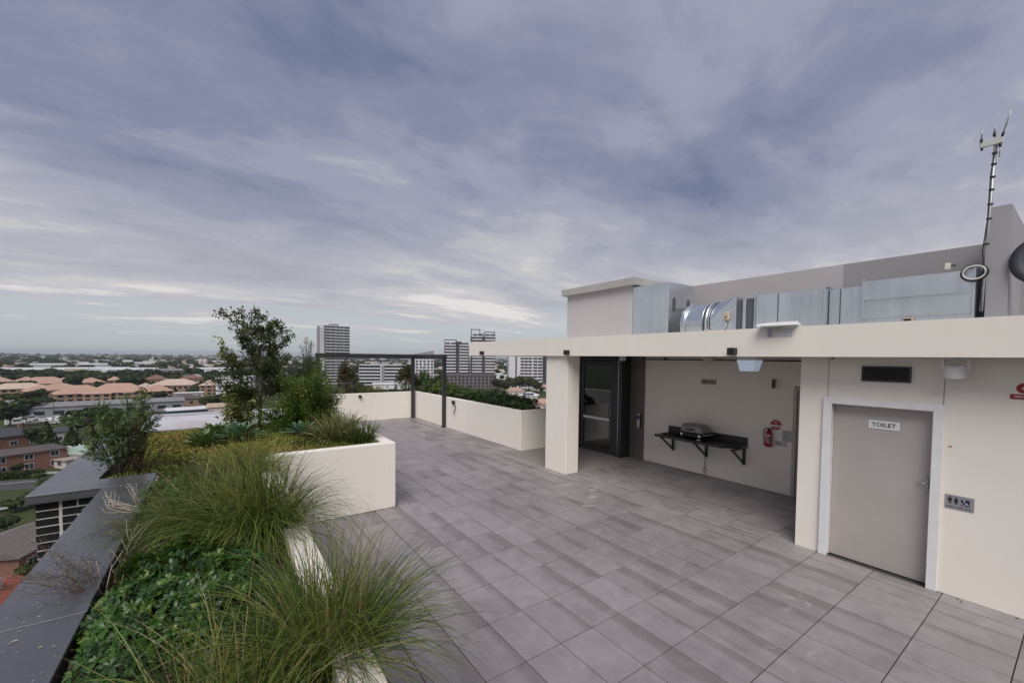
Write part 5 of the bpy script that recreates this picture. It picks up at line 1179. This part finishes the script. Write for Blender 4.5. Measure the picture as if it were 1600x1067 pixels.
# vans and cars in the yard
CARW = plain('white_car_paint', (.68, .68, .69), .25, 0, .05, .5); TYRE = plain('tyre', (.018, .018, .018), .8)
def vehicle(kind, label, px, py, rot, paint, group, proto={}):
    if kind not in proto:
        t = thing('parked_'+kind, label, kind, (0, 0, 0), 0, group)
        L_, H_ = (5.6, 2.4) if kind == 'van' else (4.4, 1.45)
        prof = [(-L_/2, .35), (L_/2, .35), (L_/2, 1.0), (L_/2-.7, 1.15), (L_/2-1.5, H_), (-L_/2+.1, H_), (-L_/2, 1.2)] if kind == 'van' else [(-L_/2, .3), (L_/2, .3), (L_/2, .75), (L_/2-1.1, .92), (L_/2-1.8, H_), (-L_/2+.9, H_), (-L_/2+.15, .95), (-L_/2, .8)]
        m = MB(); n = len(prof); vs = [(x, s*(.95 if z < 1.1 else .85), z) for s in (-1, 1) for x, z in prof]; m.add(vs, [tuple(range(n)), tuple(reversed(range(n, 2*n)))]+[(i, n+i, n+(i+1) % n, (i+1) % n) for i in range(n)]); m.build('body', paint, t)
        for s in (-1, 1):
            m = MB(); m.box((-.9, s*.9-.06, H_*.62), (L_/2-1.6, s*.9+.06, H_*.88)); m.build('window', GLZ, t)
            for x in (-L_/2+.9, L_/2-.9): m = MB(); m.tube([(x, s*.75, .33), (x, s*.97, .33)], .33, 12); m.build('wheel', TYRE, t)
        m = MB(); q = 3 if kind == 'van' else 3
        m.add([(L_/2-.74, -.75, H_*.52), (L_/2-.74, .75, H_*.52), (L_/2-1.42, .72, H_*.95), (L_/2-1.42, -.72, H_*.95), (L_/2-.9, -.75, H_*.50), (L_/2-.9, .75, H_*.50), (L_/2-1.6, .72, H_*.93), (L_/2-1.6, -.72, H_*.93)], [(0, 1, 2, 3), (7, 6, 5, 4), (0, 4, 5, 1), (2, 6, 7, 3), (1, 5, 6, 2), (0, 3, 7, 4)]); m.build('windscreen', GLZ, t)
        proto[kind] = t; o = t
    else:
        o = copy_tree(proto[kind]); o['label'] = label; o['group'] = group
    p = gp(px, py, GZ+.04); o.location = p; o.rotation_euler = (0, 0, rot); return o
for i in range(7): vehicle('van', 'white van, %s from the left in the row along the yard' % ('first', 'second', 'third', 'fourth', 'fifth', 'sixth', 'last')[i], 24+i*11.5, 663-i*3.0, facing(gp(60, 655))+.35+rnd.uniform(-.1, .1), CARW, 'white vans in the yard row')
for lab, px, py in (('pale car near the middle of the yard', 78, 657), ('pale car under the power pole', 86, 655), ('pale car in front of the pink house roof', 94, 657), ('pale car behind the cone shaped tree tip', 102, 655), ('pale car beside the yard edge trees', 110, 653), ('pale car in the rear row of the yard', 90, 650), ('pale car at the rear corner of the yard', 100, 649), ('pale car at the front right corner of the yard', 106, 659), ('pale car at the front of the yard above the cone tree', 82, 662), ('pale car leftmost in the front half of the yard', 70, 659), ('pale car farthest right at the shed wall', 112, 648)): vehicle('car', lab, px, py, rnd.uniform(0, 6.28), CARW, 'pale cars in the yard')
vehicle('car', 'white car by the roadside hedge at the left edge', 2, 797, .4, CARW, 'pale cars near the road')
# hedge along the road, street pole
rng = np.random.default_rng(230); a, b = gp(-40, 752), gp(68, 745); n = 5200; f = rng.uniform(0, 1, n)[:, None]; A_, B_ = np.array(a), np.array(b); ax = (B_-A_)/np.linalg.norm(B_-A_); sd_ = np.array([-ax[1], ax[0], 0])
P = A_*(1-f)+B_*f+sd_*rng.uniform(-.8, .8, (n, 1)); P[:, 2] = GZ+rng.uniform(.2, 1.7, n)
tag(link('hedge', leaves_mesh('hedge', TREEM[1], rng, P, rdir(rng, n, .4), rdir(rng, n), rng.uniform(.25, .5, n), .28)), 'clipped green hedge along the far side of the road', 'hedge')
t = thing('utility_pole', 'white post standing beside the pale green roof', 'pole', gp(125, 716)); m = MB(); m.tube([(0, 0, 0), (0, 0, 4.2)], .16, 8); m.build('shaft', WHT, t)
for px, py, h in ((42, 690, 9), (84, 655, 8.5)):
    t = thing('utility_pole', 'timber power pole near the %s trees' % ('left' if px < 60 else 'yard'), 'pole', gp(px, py)); m = MB(); m.tube([(0, 0, 0), (0, 0, h)], .13, 8); m.build('shaft', BARK, t); m = MB(); m.bar((-1, 0, h-.5), (1, 0, h-.5), .12, .12); m.build('crossarm', BARK, t)
# -- warehouses
gw = 'white roofed warehouses beyond the tree belt'
for lab, px, py, w_, d_, h, rm in (
    ('long white warehouse farthest left beyond the trees', 62, 587.5, 90, 45, 9, WRF), ('white warehouse in the middle of the row', 150, 586, 70, 45, 9, WRF), ('white warehouse with a bright roof behind the tree belt', 205, 587, 52, 40, 9, WRF), ('grey walled warehouse toward the small tree', 265, 589, 42, 30, 9, GRYR), ('white warehouse just left of the small tree', 340, 587, 60, 35, 10, WRF),
    ('long pale warehouse in the second row', 120, 578, 110, 50, 10, WRF), ('pale warehouse set behind the white row', 185, 577, 60, 40, 9, GRYR), ('beige factory building near the silos', 310, 578, 60, 30, 9, PINKW), ('small white depot far behind at the left', 78, 573, 40, 25, 8, WRF), ('low white depot far behind in the middle', 220, 572, 40, 30, 8, WRF), ('tiny white depot by the far woods', 250, 571, 45, 30, 8, WRF), ('white block on the far right of the depots', 195, 570, 40, 30, 10, WHT), ('pale depot close to the horizon', 180, 565, 110, 50, 9, GRYR), ('pale depot close to the horizon at the left', 100, 564, 60, 40, 9, GRYR)):
    house(lab, px, py, w_, d_, h, 'gable', 2.0, GRW if 'grey' in lab else WHT, rm, rnd.uniform(-.15, .15), 1, max(int(w_/14), 2), 'warehouse', 'warehouse', gw, frames=False, win=(5, 2.4))
for i, lab in enumerate(('left one of the two pale factory silos', 'right one of the two pale factory silos')):
    t = thing('silo', lab, 'silo', gp(314+i*7, 577), 0, 'pale silos'); m = MB(); m.lathe([(4, 0), (4, 19), (3.2, 21), (.6, 22)], 16); m.build('shell', PINKW, t)
# -- towers
DKC = plain('dark_cladding', (.045, .043, .050), .6, 0, .15, .3); PALEC = plain('pale_cladding', (.60, .59, .62), .7, 0, .06, .2); MIDC = plain('mid_grey_cladding', (.27, .26, .28), .7, 0, .1, .2); BROWNC = plain('mauve_brick_cladding', (.155, .125, .135), .8, 0, .12, .4)
def face_items(t, w_, d_, floors, fh, z0, segs, side_segs, band_m, bh=1.15, proud=.9, name='balcony', win_h=1.7, faces=('front', 'left', 'right')):
    cache = {}
    def band(wd):
        k = round(wd, 2)
        if k not in cache: m = MB(); m.box((-wd/2, -proud, 0), (wd/2, 0.0, bh)); cache[k] = m.mesh(name, band_m)
        return cache[k]
    for fi in range(floors):
        z = z0+fi*fh
        for fc in faces:
            W_, sg_, rz, off = ((w_, segs, 0, d_/2), (d_, side_segs, -math.pi/2, w_/2), (d_, side_segs, math.pi/2, w_/2))[('front', 'left', 'right').index(fc)]
            for a, b in sg_:
                cx_ = -W_/2+W_*(a+b)/2; wd = W_*(b-a)
                x, y = (cx_, -off) if fc == 'front' else ((-off, -cx_) if fc == 'left' else (off, cx_))
                put(name, band(wd), t, x, y, z, rz)
                nw = max(int(round(wd/4.5)), 1)
                for q in range(nw):
                    cxx = cx_-wd/2+wd*(q+.5)/nw; xx, yy = (cxx, -off) if fc == 'front' else ((-off, -cxx) if fc == 'left' else (off, cxx))
                    put('window', winmesh(wd/nw*.86, win_h), t, xx, yy, z+bh+.03, rz)
def tower(label, px, depth, w_, d_, top, rot, wallm, name='apartment_tower'):
    p = at_depth(px, 558, depth); p.z = GZ; t = thing(name, label, 'tower', p, facing(p)+rot)
    m = MB(); m.box((-w_/2, -d_/2, 0), (w_/2, d_/2, top)); m.build('wall', wallm, t); return t
H1 = 62.0
t = tower('tall white and black apartment tower rising above the frame beam', 521, 450, 27, 20, H1, .40, MIDC)
face_items(t, 27, 20, 20, 3.05, 1.0, ((.05, .42), (.46, .74), (.76, 1.0)), ((.55, .98),), PALEC)
m = MB(); m.box((-13.52, -10.3, 0), (-12.9, -10.0, H1+1)); m.build('dark_fin', DKC, t)
m = MB(); m.box((-13.9, -9.6, 0), (-13.5, .6, H1)); m.build('blank_panel', PALEC, t)
m = MB(); m.box((-13.6, -10.2, H1), (13.6, 10.2, H1+.6)); rf = m.build('roof', PALEC, t); m = MB(); m.box((-4, -4, H1+.6), (4, 3, H1+3)); m.build('plant_room', MIDC, rf)
def frame_top(t, x0, x1, z0, z1, y, mat):
    m = MB(); e = .7
    m.box((x0, y-1, z1-e), (x1, y+1, z1)); m.box((x0, y-1, z0), (x0+e, y+1, z1-e)); m.box((x1-e, y-1, z0), (x1, y+1, z1-e)); m.build('roof_frame', mat, t)
t2 = tower('dark banded tower with a roof frame just left of the canopy end', 713, 440, 25, 18, 42.5, 0.05, DKC)
face_items(t2, 25, 18, 11, 3.05, 12.2, ((.02, .46), (.60, .98)), ((.1, .9),), PALEC, 1.3, .7)
frame_top(t2, -12.5, 0, 42.5, 49, -6, DKC); m = MB(); m.box((-1, -6, 42.5), (5, 4, 47)); m.build('plant_room', DKC, t2); m = MB(); m.box((5, -6, 42.5), (10, 4, 45)); m.build('plant_room', DKC, t2)
t3 = tower('dark banded tower with two roof frames peeking over the canopy fascia', 754, 440, 25, 18, 52, 0.05, DKC)
face_items(t3, 25, 18, 14, 3.05, 12.2, ((.06, .46), (.58, .98)), ((.1, .9),), PALEC, 1.3, .7)
frame_top(t3, -12.5, -3, 52, 60, -6, DKC); frame_top(t3, 1.5, 12.5, 52, 57.5, -6, DKC); m = MB(); m.box((-10, -5, 52), (-6, 3, 55)); m.build('plant_room', DKC, t3); m = MB(); m.box((-3, -6, 52), (1.5, 3, 55.5)); m.build('plant_room', MIDC, t3)
def grid_block(label, px, depth, w_, d_, floors, fh, cols, rot, wallm, top_extra=0, win=(2.2, 1.7), name='apartment_building', slant=False):
    h = floors*fh+.8; p = at_depth(px, 558, depth); p.z = GZ; t = thing(name, label, 'apartment building', p, facing(p)+rot)
    m = MB(); m.box((-w_/2, -d_/2, 0), (w_/2, d_/2, h)); m.build('wall', wallm, t)
    for f in range(floors):
        for c in range(cols): put('window', winmesh(*win), t, -w_/2+w_*(c+.5)/cols+(.35 if (f*7+c*3) % 5 == 0 else 0), -d_/2, f*fh+.9)
        for s in (-1, 1):
            for c in range(3): put('window', winmesh(*win), t, s*w_/2, -d_/2+d_*(c+.5)/3, f*fh+.9, math.pi/2*s)
    if slant:
        m = MB(); m.add([(-w_/2, -d_/2, h), (w_/2, -d_/2, h), (w_/2, d_/2, h), (-w_/2, d_/2, h), (-w_/2, -d_/2, h+2.2), (w_/2, -d_/2, h+6), (w_/2, d_/2, h+6), (-w_/2, d_/2, h+2.2)], [(3, 2, 1, 0), (4, 5, 6, 7), (0, 1, 5, 4), (1, 2, 6, 5), (2, 3, 7, 6), (3, 0, 4, 7)]); m.build('roof_screen', MIDC, t)
    else: m = MB(); m.box((-w_/2-.4, -d_/2-.4, h), (w_/2+.4, d_/2+.4, h+.6)); m.build('parapet', wallm, t)
    return t
grid_block('mauve brick podium building with a window grid below the dark banded towers', 736, 425, 51, 16, 4, 3.1, 13, .04, BROWNC, win=(2.3, 1.9))
grid_block('pale grey block with scattered dark windows and a slanted roof screen', 662, 432, 19, 16, 10, 3.05, 5, .10, PALEC, slant=True, win=(2.3, 1.7))
t5 = tower('white banded slab tower seen below the canopy beside the column', 826, 420, 42, 18, 41, .16, PALEC)
face_items(t5, 42, 18, 13, 3.0, 1.0, ((.27, .55), (.57, .80), (.90, 1.0)), ((.3, .7),), PALEC, 1.25, .7)
m = MB(); m.box((-21.0+.80*42, -9.5, 0), (-21.0+.895*42, -8.9, 41)); m.build('dark_fin', DKC, t5); m = MB(); m.box((-14.5, -9.4, 0), (-13.2, -8.9, 41)); m.build('dark_fin', DKC, t5)
t6 = tower('low white banded apartment building between the frame posts', 599, 432, 45, 18, 21.5, -.05, DKC, 'banded_building')
face_items(t6, 45, 18, 6, 3.3, 1.5, ((.0, .44), (.54, 1.0)), ((.1, .9),), PALEC, 1.25, .8)
m = MB(); m.box((-2.4, -9.8, 0), (-1.2, -9.2, 21.5)); m.build('pier', PALEC, t6); m = MB(); m.box((-.6, -9.8, 0), (1.6, -9.2, 21.5)); m.build('pier', MIDC, t6); m = MB(); m.box((-22.8, -9.9, 21.5), (22.8, 9.2, 22.2)); rf = m.build('roof', PALEC, t6)
for x, w2, hh in ((-6, 6, 2.4), (2, 8, 2.8), (14, 9, 2.0)): m = MB(); m.box((x-w2/2, -4, 22.2), (x+w2/2, 4, 22.2+hh)); m.build('plant_room', MIDC if x else PALEC, rf)
house('low white roofed hall in front of the banded building', 612, 607, 34, 14, 4.5, 'gable', 1.2, WHT, WRF, .05, 1, 4, 'hall', 'hall', frames=False)
house('white roofed hall behind the dark banded towers', 785, 592, 36, 18, 7, 'gable', 1.2, WHT, WRF, .05, 1, 4, 'hall', 'hall', frames=False)
house('orange roofed house left of the solar roof', 805, 618, 14, 10, 4, 'hip', 2.4, PINKW, TERR, .2, 1, 3, group='houses below the hedge planter')
t = house('pale house with dark solar panels on its roof', 827, 626, 13, 10, 4, 'hip', 2.2, PINKW, WRF, -.15, 1, 3, group='houses below the hedge planter')
for q in range(3): m = MB(); m.add([(-4+q*2.6, -4.9, 4.45), (-1.6+q*2.6, -4.9, 4.45), (-1.6+q*2.6, -2.0, 5.72), (-4+q*2.6, -2.0, 5.72), (-4+q*2.6, -4.9, 4.40), (-1.6+q*2.6, -4.9, 4.40), (-1.6+q*2.6, -2.0, 5.67), (-4+q*2.6, -2.0, 5.67)], [(0, 1, 2, 3), (7, 6, 5, 4), (0, 4, 5, 1), (1, 5, 6, 2), (2, 6, 7, 3), (3, 7, 4, 0)]); m.build('solar_panel', SOLAR, t)
house('terracotta tiled house against the column edge', 850, 640, 14, 10, 4, 'hip', 2.6, PINKW, TERR, .3, 1, 3, group='houses below the hedge planter')
house('terracotta roofed house behind the solar roofed house', 845, 610, 16, 11, 4, 'hip', 2.4, PINKW, TERR, -.2, 1, 3, group='houses below the hedge planter')
# -- individual trees, from near to far
def P_(k=None): return PROTO[rnd.randrange(6) if k is None else k]
gt = 'trees of the near streets'
for lab, px, py, h, pr, wd in (('broad dark tree left of the car yard', 16, 668, 10, PROTO[0], 1.25), ('rounded green tree behind the vans', 38, 655, 11, PROTO[1], 1.3), ('dark tree above the vans at the end of the shed', 62, 651, 10, PROTO[3], 1.3), ('low tree at the left edge by the grey shed', -6, 656, 10, PROTO[4], 1.2), ('cone shaped yellow green tree beside the pink house', 74, 702, 8.5, CONE, 1.1), ('dark tree left of the cone shaped tree', 52, 698, 6.5, PROTO[0], 1.1), ('green cone tree right of the pink house', 112, 706, 7.5, CONE, 1.2), ('tall dark tree behind the willow leaved shrub', 122, 684, 11.5, PROTO[1], 1.2), ('second tall tree behind the willow leaved shrub', 146, 680, 11, PROTO[0], 1.2), ('third tall tree behind the willow leaved shrub', 172, 678, 11, PROTO[4], 1.3), ('rounded tree in the yard of the green roofed house', 165, 712, 7, PROTO[1], 1.2), ('small tree beside the hedge by the road', 30, 742, 3, PROTO[3], 1.2), ('leafy bush on the roadside bank at the left', 24, 800, 3.0, PROTO[1], 1.8), ('leafy bush close to the brick stub', 48, 792, 3.2, PROTO[4], 1.6), ('garden bush under the parapet coping corner', 75, 770, 3.4, PROTO[1], 1.6), ('palm like garden tree near the red tiled house', 40, 915, 3.2, PROTO[4], 1.0), ('garden bush above the grey brown roof', 10, 830, 2.6, PROTO[3], 2.0), ('bush by the kerb right of the hedge', 62, 752, 2.4, PROTO[1], 1.6)):
    tree(px, py, h, pr, lab, gt, wd)
gm = 'trees among the orange roofs'
for lab, px, py, h, pr, wd in (('round dark tree standing in the middle of the orange roofs', 115, 620, 15, PROTO[0], 1.0), ('dark tree in front of the pale roofed block', 60, 634, 10, PROTO[3], 1.5), ('dark bushes left of the pale roofed block', 22, 636, 9, PROTO[1], 1.5), ('dark spreading tree right of the small orange block', 200, 612, 13, PROTO[3], 1.4), ('dark tree beside the spreading one', 220, 611, 13, PROTO[0], 1.2), ('low tree before the two storey orange block', 268, 622, 8, PROTO[1], 1.2), ('low tree right of the two storey block', 300, 621, 8, PROTO[4], 1.4), ('green tree left of the white office slab', 322, 640, 8, PROTO[1], 1.5), ('green tree in front of the white office slab', 340, 638, 8.5, PROTO[3], 1.4), ('broad green tree below the white office slab', 360, 638, 9, PROTO[1], 1.5), ('green tree right of the white office slab', 384, 634, 10, PROTO[0], 1.4), ('dark tree at the left of the orange roofs', 8, 622, 11, PROTO[3], 1.3), ('pale green tree before the left orange roof', 92, 615, 9, PROTO[2], 1.1), ('dark round bush before the stepped block', 120, 634, 6, PROTO[0], 1.2), ('small tree in the gap left of the stepped block', 103, 630, 9, PROTO[1], 1.1), ('small tree in the gap beside the narrow orange block', 147, 630, 9, PROTO[4], 1.1), ('tree between the front and back rows at the left', 45, 618, 11, PROTO[0], 1.3), ('tree between the rows above the tan end wall', 84, 619, 10, PROTO[1], 1.2), ('tree between the rows above the narrow block', 158, 619, 11, PROTO[3], 1.3), ('bushy tree left of the wide orange block', 168, 622, 8, PROTO[1], 1.2), ('dark tree at the right end of the wide orange block', 206, 628, 10, PROTO[0], 1.2), ('olive tree between the two storey block and the balconied one', 312, 618, 11, PROTO[2], 1.1), ('green tree before the dark red roof', 238, 614, 10, PROTO[1], 1.2), ('dark tree at the right edge of the shed roof', 252, 634, 9, PROTO[3], 1.2)):
    tree(px, py, h, pr, lab, gm, wd)
gr = 'trees around the towers'
for lab, px, py, h, pr, wd in (('green tree left of the low banded building', 553, 604, 11, PROTO[1], 1.2), ('olive tree at the right end of the low banded building', 640, 606, 13, PROTO[2], 1.2), ('low green tree under the slant roofed block', 650, 610, 10, PROTO[1], 1.3), ('olive tree right of the slant roofed block', 680, 604, 12, PROTO[2], 1.3), ('wispy tree left of the mauve podium building', 690, 608, 11, GUM, 1.2),
    ('brown tree against the right end of the mauve podium', 779, 612, 12, BROWN, 1.3), ('brown tree just left of the gum trees', 790, 614, 10, BROWN, 1.3), ('leftmost of the tall gum trees before the white slab tower', 800, 614, 15, GUM, 1.2), ('middle and tallest gum tree before the white slab tower', 812, 613, 16, GUM, 1.2), ('third gum tree from the left before the white slab tower', 826, 612, 15, GUM, 1.1), ('olive tree right of the gum trees by the column', 838, 614, 12, PROTO[2], 1.2), ('small tree touching the column at the terracotta roof', 846, 616, 7, PROTO[4], 1.2),
    ('low tree in front of the mauve podium', 772, 618, 7, PROTO[1], 1.4), ('garden bush beside the solar roofed house', 838, 632, 4, PROTO[1], 1.6), ('garden bush in front of the orange roofed house', 800, 628, 5, PROTO[2], 1.8), ('green tree under the tall white and black tower', 560, 612, 9, PROTO[1], 1.3), ('dark tree behind the needle leaved shrub', 470, 620, 12, PROTO[0], 1.2), ('green tree behind the bushy shrub', 440, 622, 12, PROTO[1], 1.3), ('dark tree behind the crown of the small tree', 415, 625, 11, PROTO[0], 1.3)):
    tree(px, py, h, pr, lab, gr, wd)
MARKS = [(0, 'the far left orange roof'), (30, 'the pale roofed block'), (60, 'the broad orange roof'), (90, 'the tan end wall'), (115, 'the round dark tree'), (145, 'the back row orange roof'), (175, 'the small orange block'), (205, 'the spreading tree'), (235, 'the dark red roof'), (265, 'the two storey orange block'), (300, 'the far dark red roof'), (330, 'the balconied block'), (365, 'the white office slab'), (400, 'the small tree crown'), (425, 'the bushy shrub')]
SH = ['dark green', 'mid green', 'olive', 'deep green', 'fresh green', 'dull olive']
seen = set()
i = 0
while i < 110:
    px = rnd.uniform(-25, 432); py = 597+rnd.uniform(-3, 8); k = rnd.randrange(6); h = rnd.uniform(9, 14.5)
    lm = min(MARKS, key=lambda q: abs(q[0]-px)); lab = '%s %s belt tree %s behind %s' % ('tall' if h > 12.6 else 'low' if h < 10.6 else 'middling', SH[k], 'just' if py > 599 else 'farther', lm[1])
    if lab in seen: continue
    seen.add(lab); i += 1; far_tree(px, py, h, P_(k), lab, 'trees of the belt behind the orange roofs', rnd.uniform(1.1, 1.6))
MARKS = [(470, 'needle shrub top'), (521, 'tall white and black tower'), (560, 'bronze shrub'), (600, 'low banded building'), (640, 'far corner post'), (662, 'slant roofed block'), (690, 'nearer steel post'), (715, 'left banded tower'), (755, 'right banded tower'), (785, 'white hall'), (826, 'white slab tower'), (852, 'column')]
i = 0
while i < 60:
    px = rnd.uniform(450, 860); py = 592+rnd.uniform(-3, 5); k = rnd.randrange(6); h = rnd.uniform(8, 12)
    lm = min(MARKS, key=lambda q: abs(q[0]-px)); lab = '%s %s hazy tree far behind the %s' % ('tall' if h > 10.8 else 'low' if h < 9.2 else 'middling', SH[k], lm[1])
    if lab in seen: continue
    seen.add(lab); i += 1; far_tree(px, py, h, P_(k), lab, 'trees behind the towers', rnd.uniform(1.1, 1.6))
# -- far woodland running to the horizon (uncountable)
rng = np.random.default_rng(240)
src = []
for o_ in FARP:
    me = o_[1]; nv = len(me.vertices); co = np.zeros(nv*3, np.float32); me.vertices.foreach_get('co', co); tt = np.zeros(nv, np.float32); me.attributes['tint'].data.foreach_get('value', tt); src.append((co.reshape(-1, 3), tt))
for mi in range(3):
    V, T = [], []
    N_ = (900, 800, 700)[mi]
    for k in range(N_):
        f = rng.uniform(0, 1); dist = 640*(7500/640)**(f**.9); az = math.radians(rng.uniform(-19, 54)); x, y = math.sin(az)*dist, math.cos(az)*dist
        blk = math.sin(x/170+3*mi)+math.sin(y/140+x/330)+rng.normal(0, .5)
        if blk < -.7 and dist < 3000: continue
        s = rng.uniform(.75, 1.35)*(1+dist/5200); c, t_ = src[(mi+k) % 4]; idx = np.arange(len(c))
        a = rng.uniform(0, 6.28); R2 = np.array([[math.cos(a), -math.sin(a), 0], [math.sin(a), math.cos(a), 0], [0, 0, 1]])
        cc = (c @ R2.T)*np.array([s*1.5, s*1.5, s])+np.array([x, y, GZ]); V.append(cc); T.append(t_)
    V = np.concatenate(V); T = np.concatenate(T); f = np.arange(len(V)).reshape(-1, 5)
    tag(link('far_woodland', np_mesh('far_woodland', V, [f], TREEM[mi], T)), 'distant woodland running to the horizon', 'woodland', kind='stuff')
# distant roofs scattered through the woods, too small to tell apart
m = MB(); 
for k in range(420):
    f = rng.uniform(0, 1); dist = 700*(5200/700)**f; az = math.radians(rng.uniform(-18, 52)); x, y = math.sin(az)*dist, math.cos(az)*dist; s = rng.uniform(6, 15)*(1+dist/3500); h = rng.uniform(5, 10)*(1+dist/5200); e = s*rng.uniform(.5, 1)
    c_, q_ = math.cos(az), math.sin(az); pts = [(x+c_*sx*s+q_*sy*e, y-q_*sx*s+c_*sy*e) for sx, sy in ((-1, -1), (1, -1), (1, 1), (-1, 1))]
    m.prism(pts, GZ, GZ+h, k % 3)
tag(m.build('distant_roofs', [WRF, PINKW, TERP]), 'distant pale roofs dotted through the far woodland', 'roofs', kind='stuff')
# -- air
hz = MB(); hz.box((-12300, -12300, GZ-1), (12300, 12300, 44)); 
HM = bpy.data.materials.new('haze'); HM.use_nodes = True; ht = HM.node_tree; ht.nodes.clear(); ho = ht.nodes.new('ShaderNodeOutputMaterial'); hv = ht.nodes.new('ShaderNodeVolumePrincipled')
hv.inputs['Color'].default_value = (.80, .86, .95, 1); hv.inputs['Density'].default_value = 1.1e-4; hv.inputs['Anisotropy'].default_value = .2; ht.links.new(hv.outputs[0], ho.inputs['Volume'])
tag(hz.build('haze', HM), 'thin blue grey air over the suburbs', 'haze', kind='stuff')
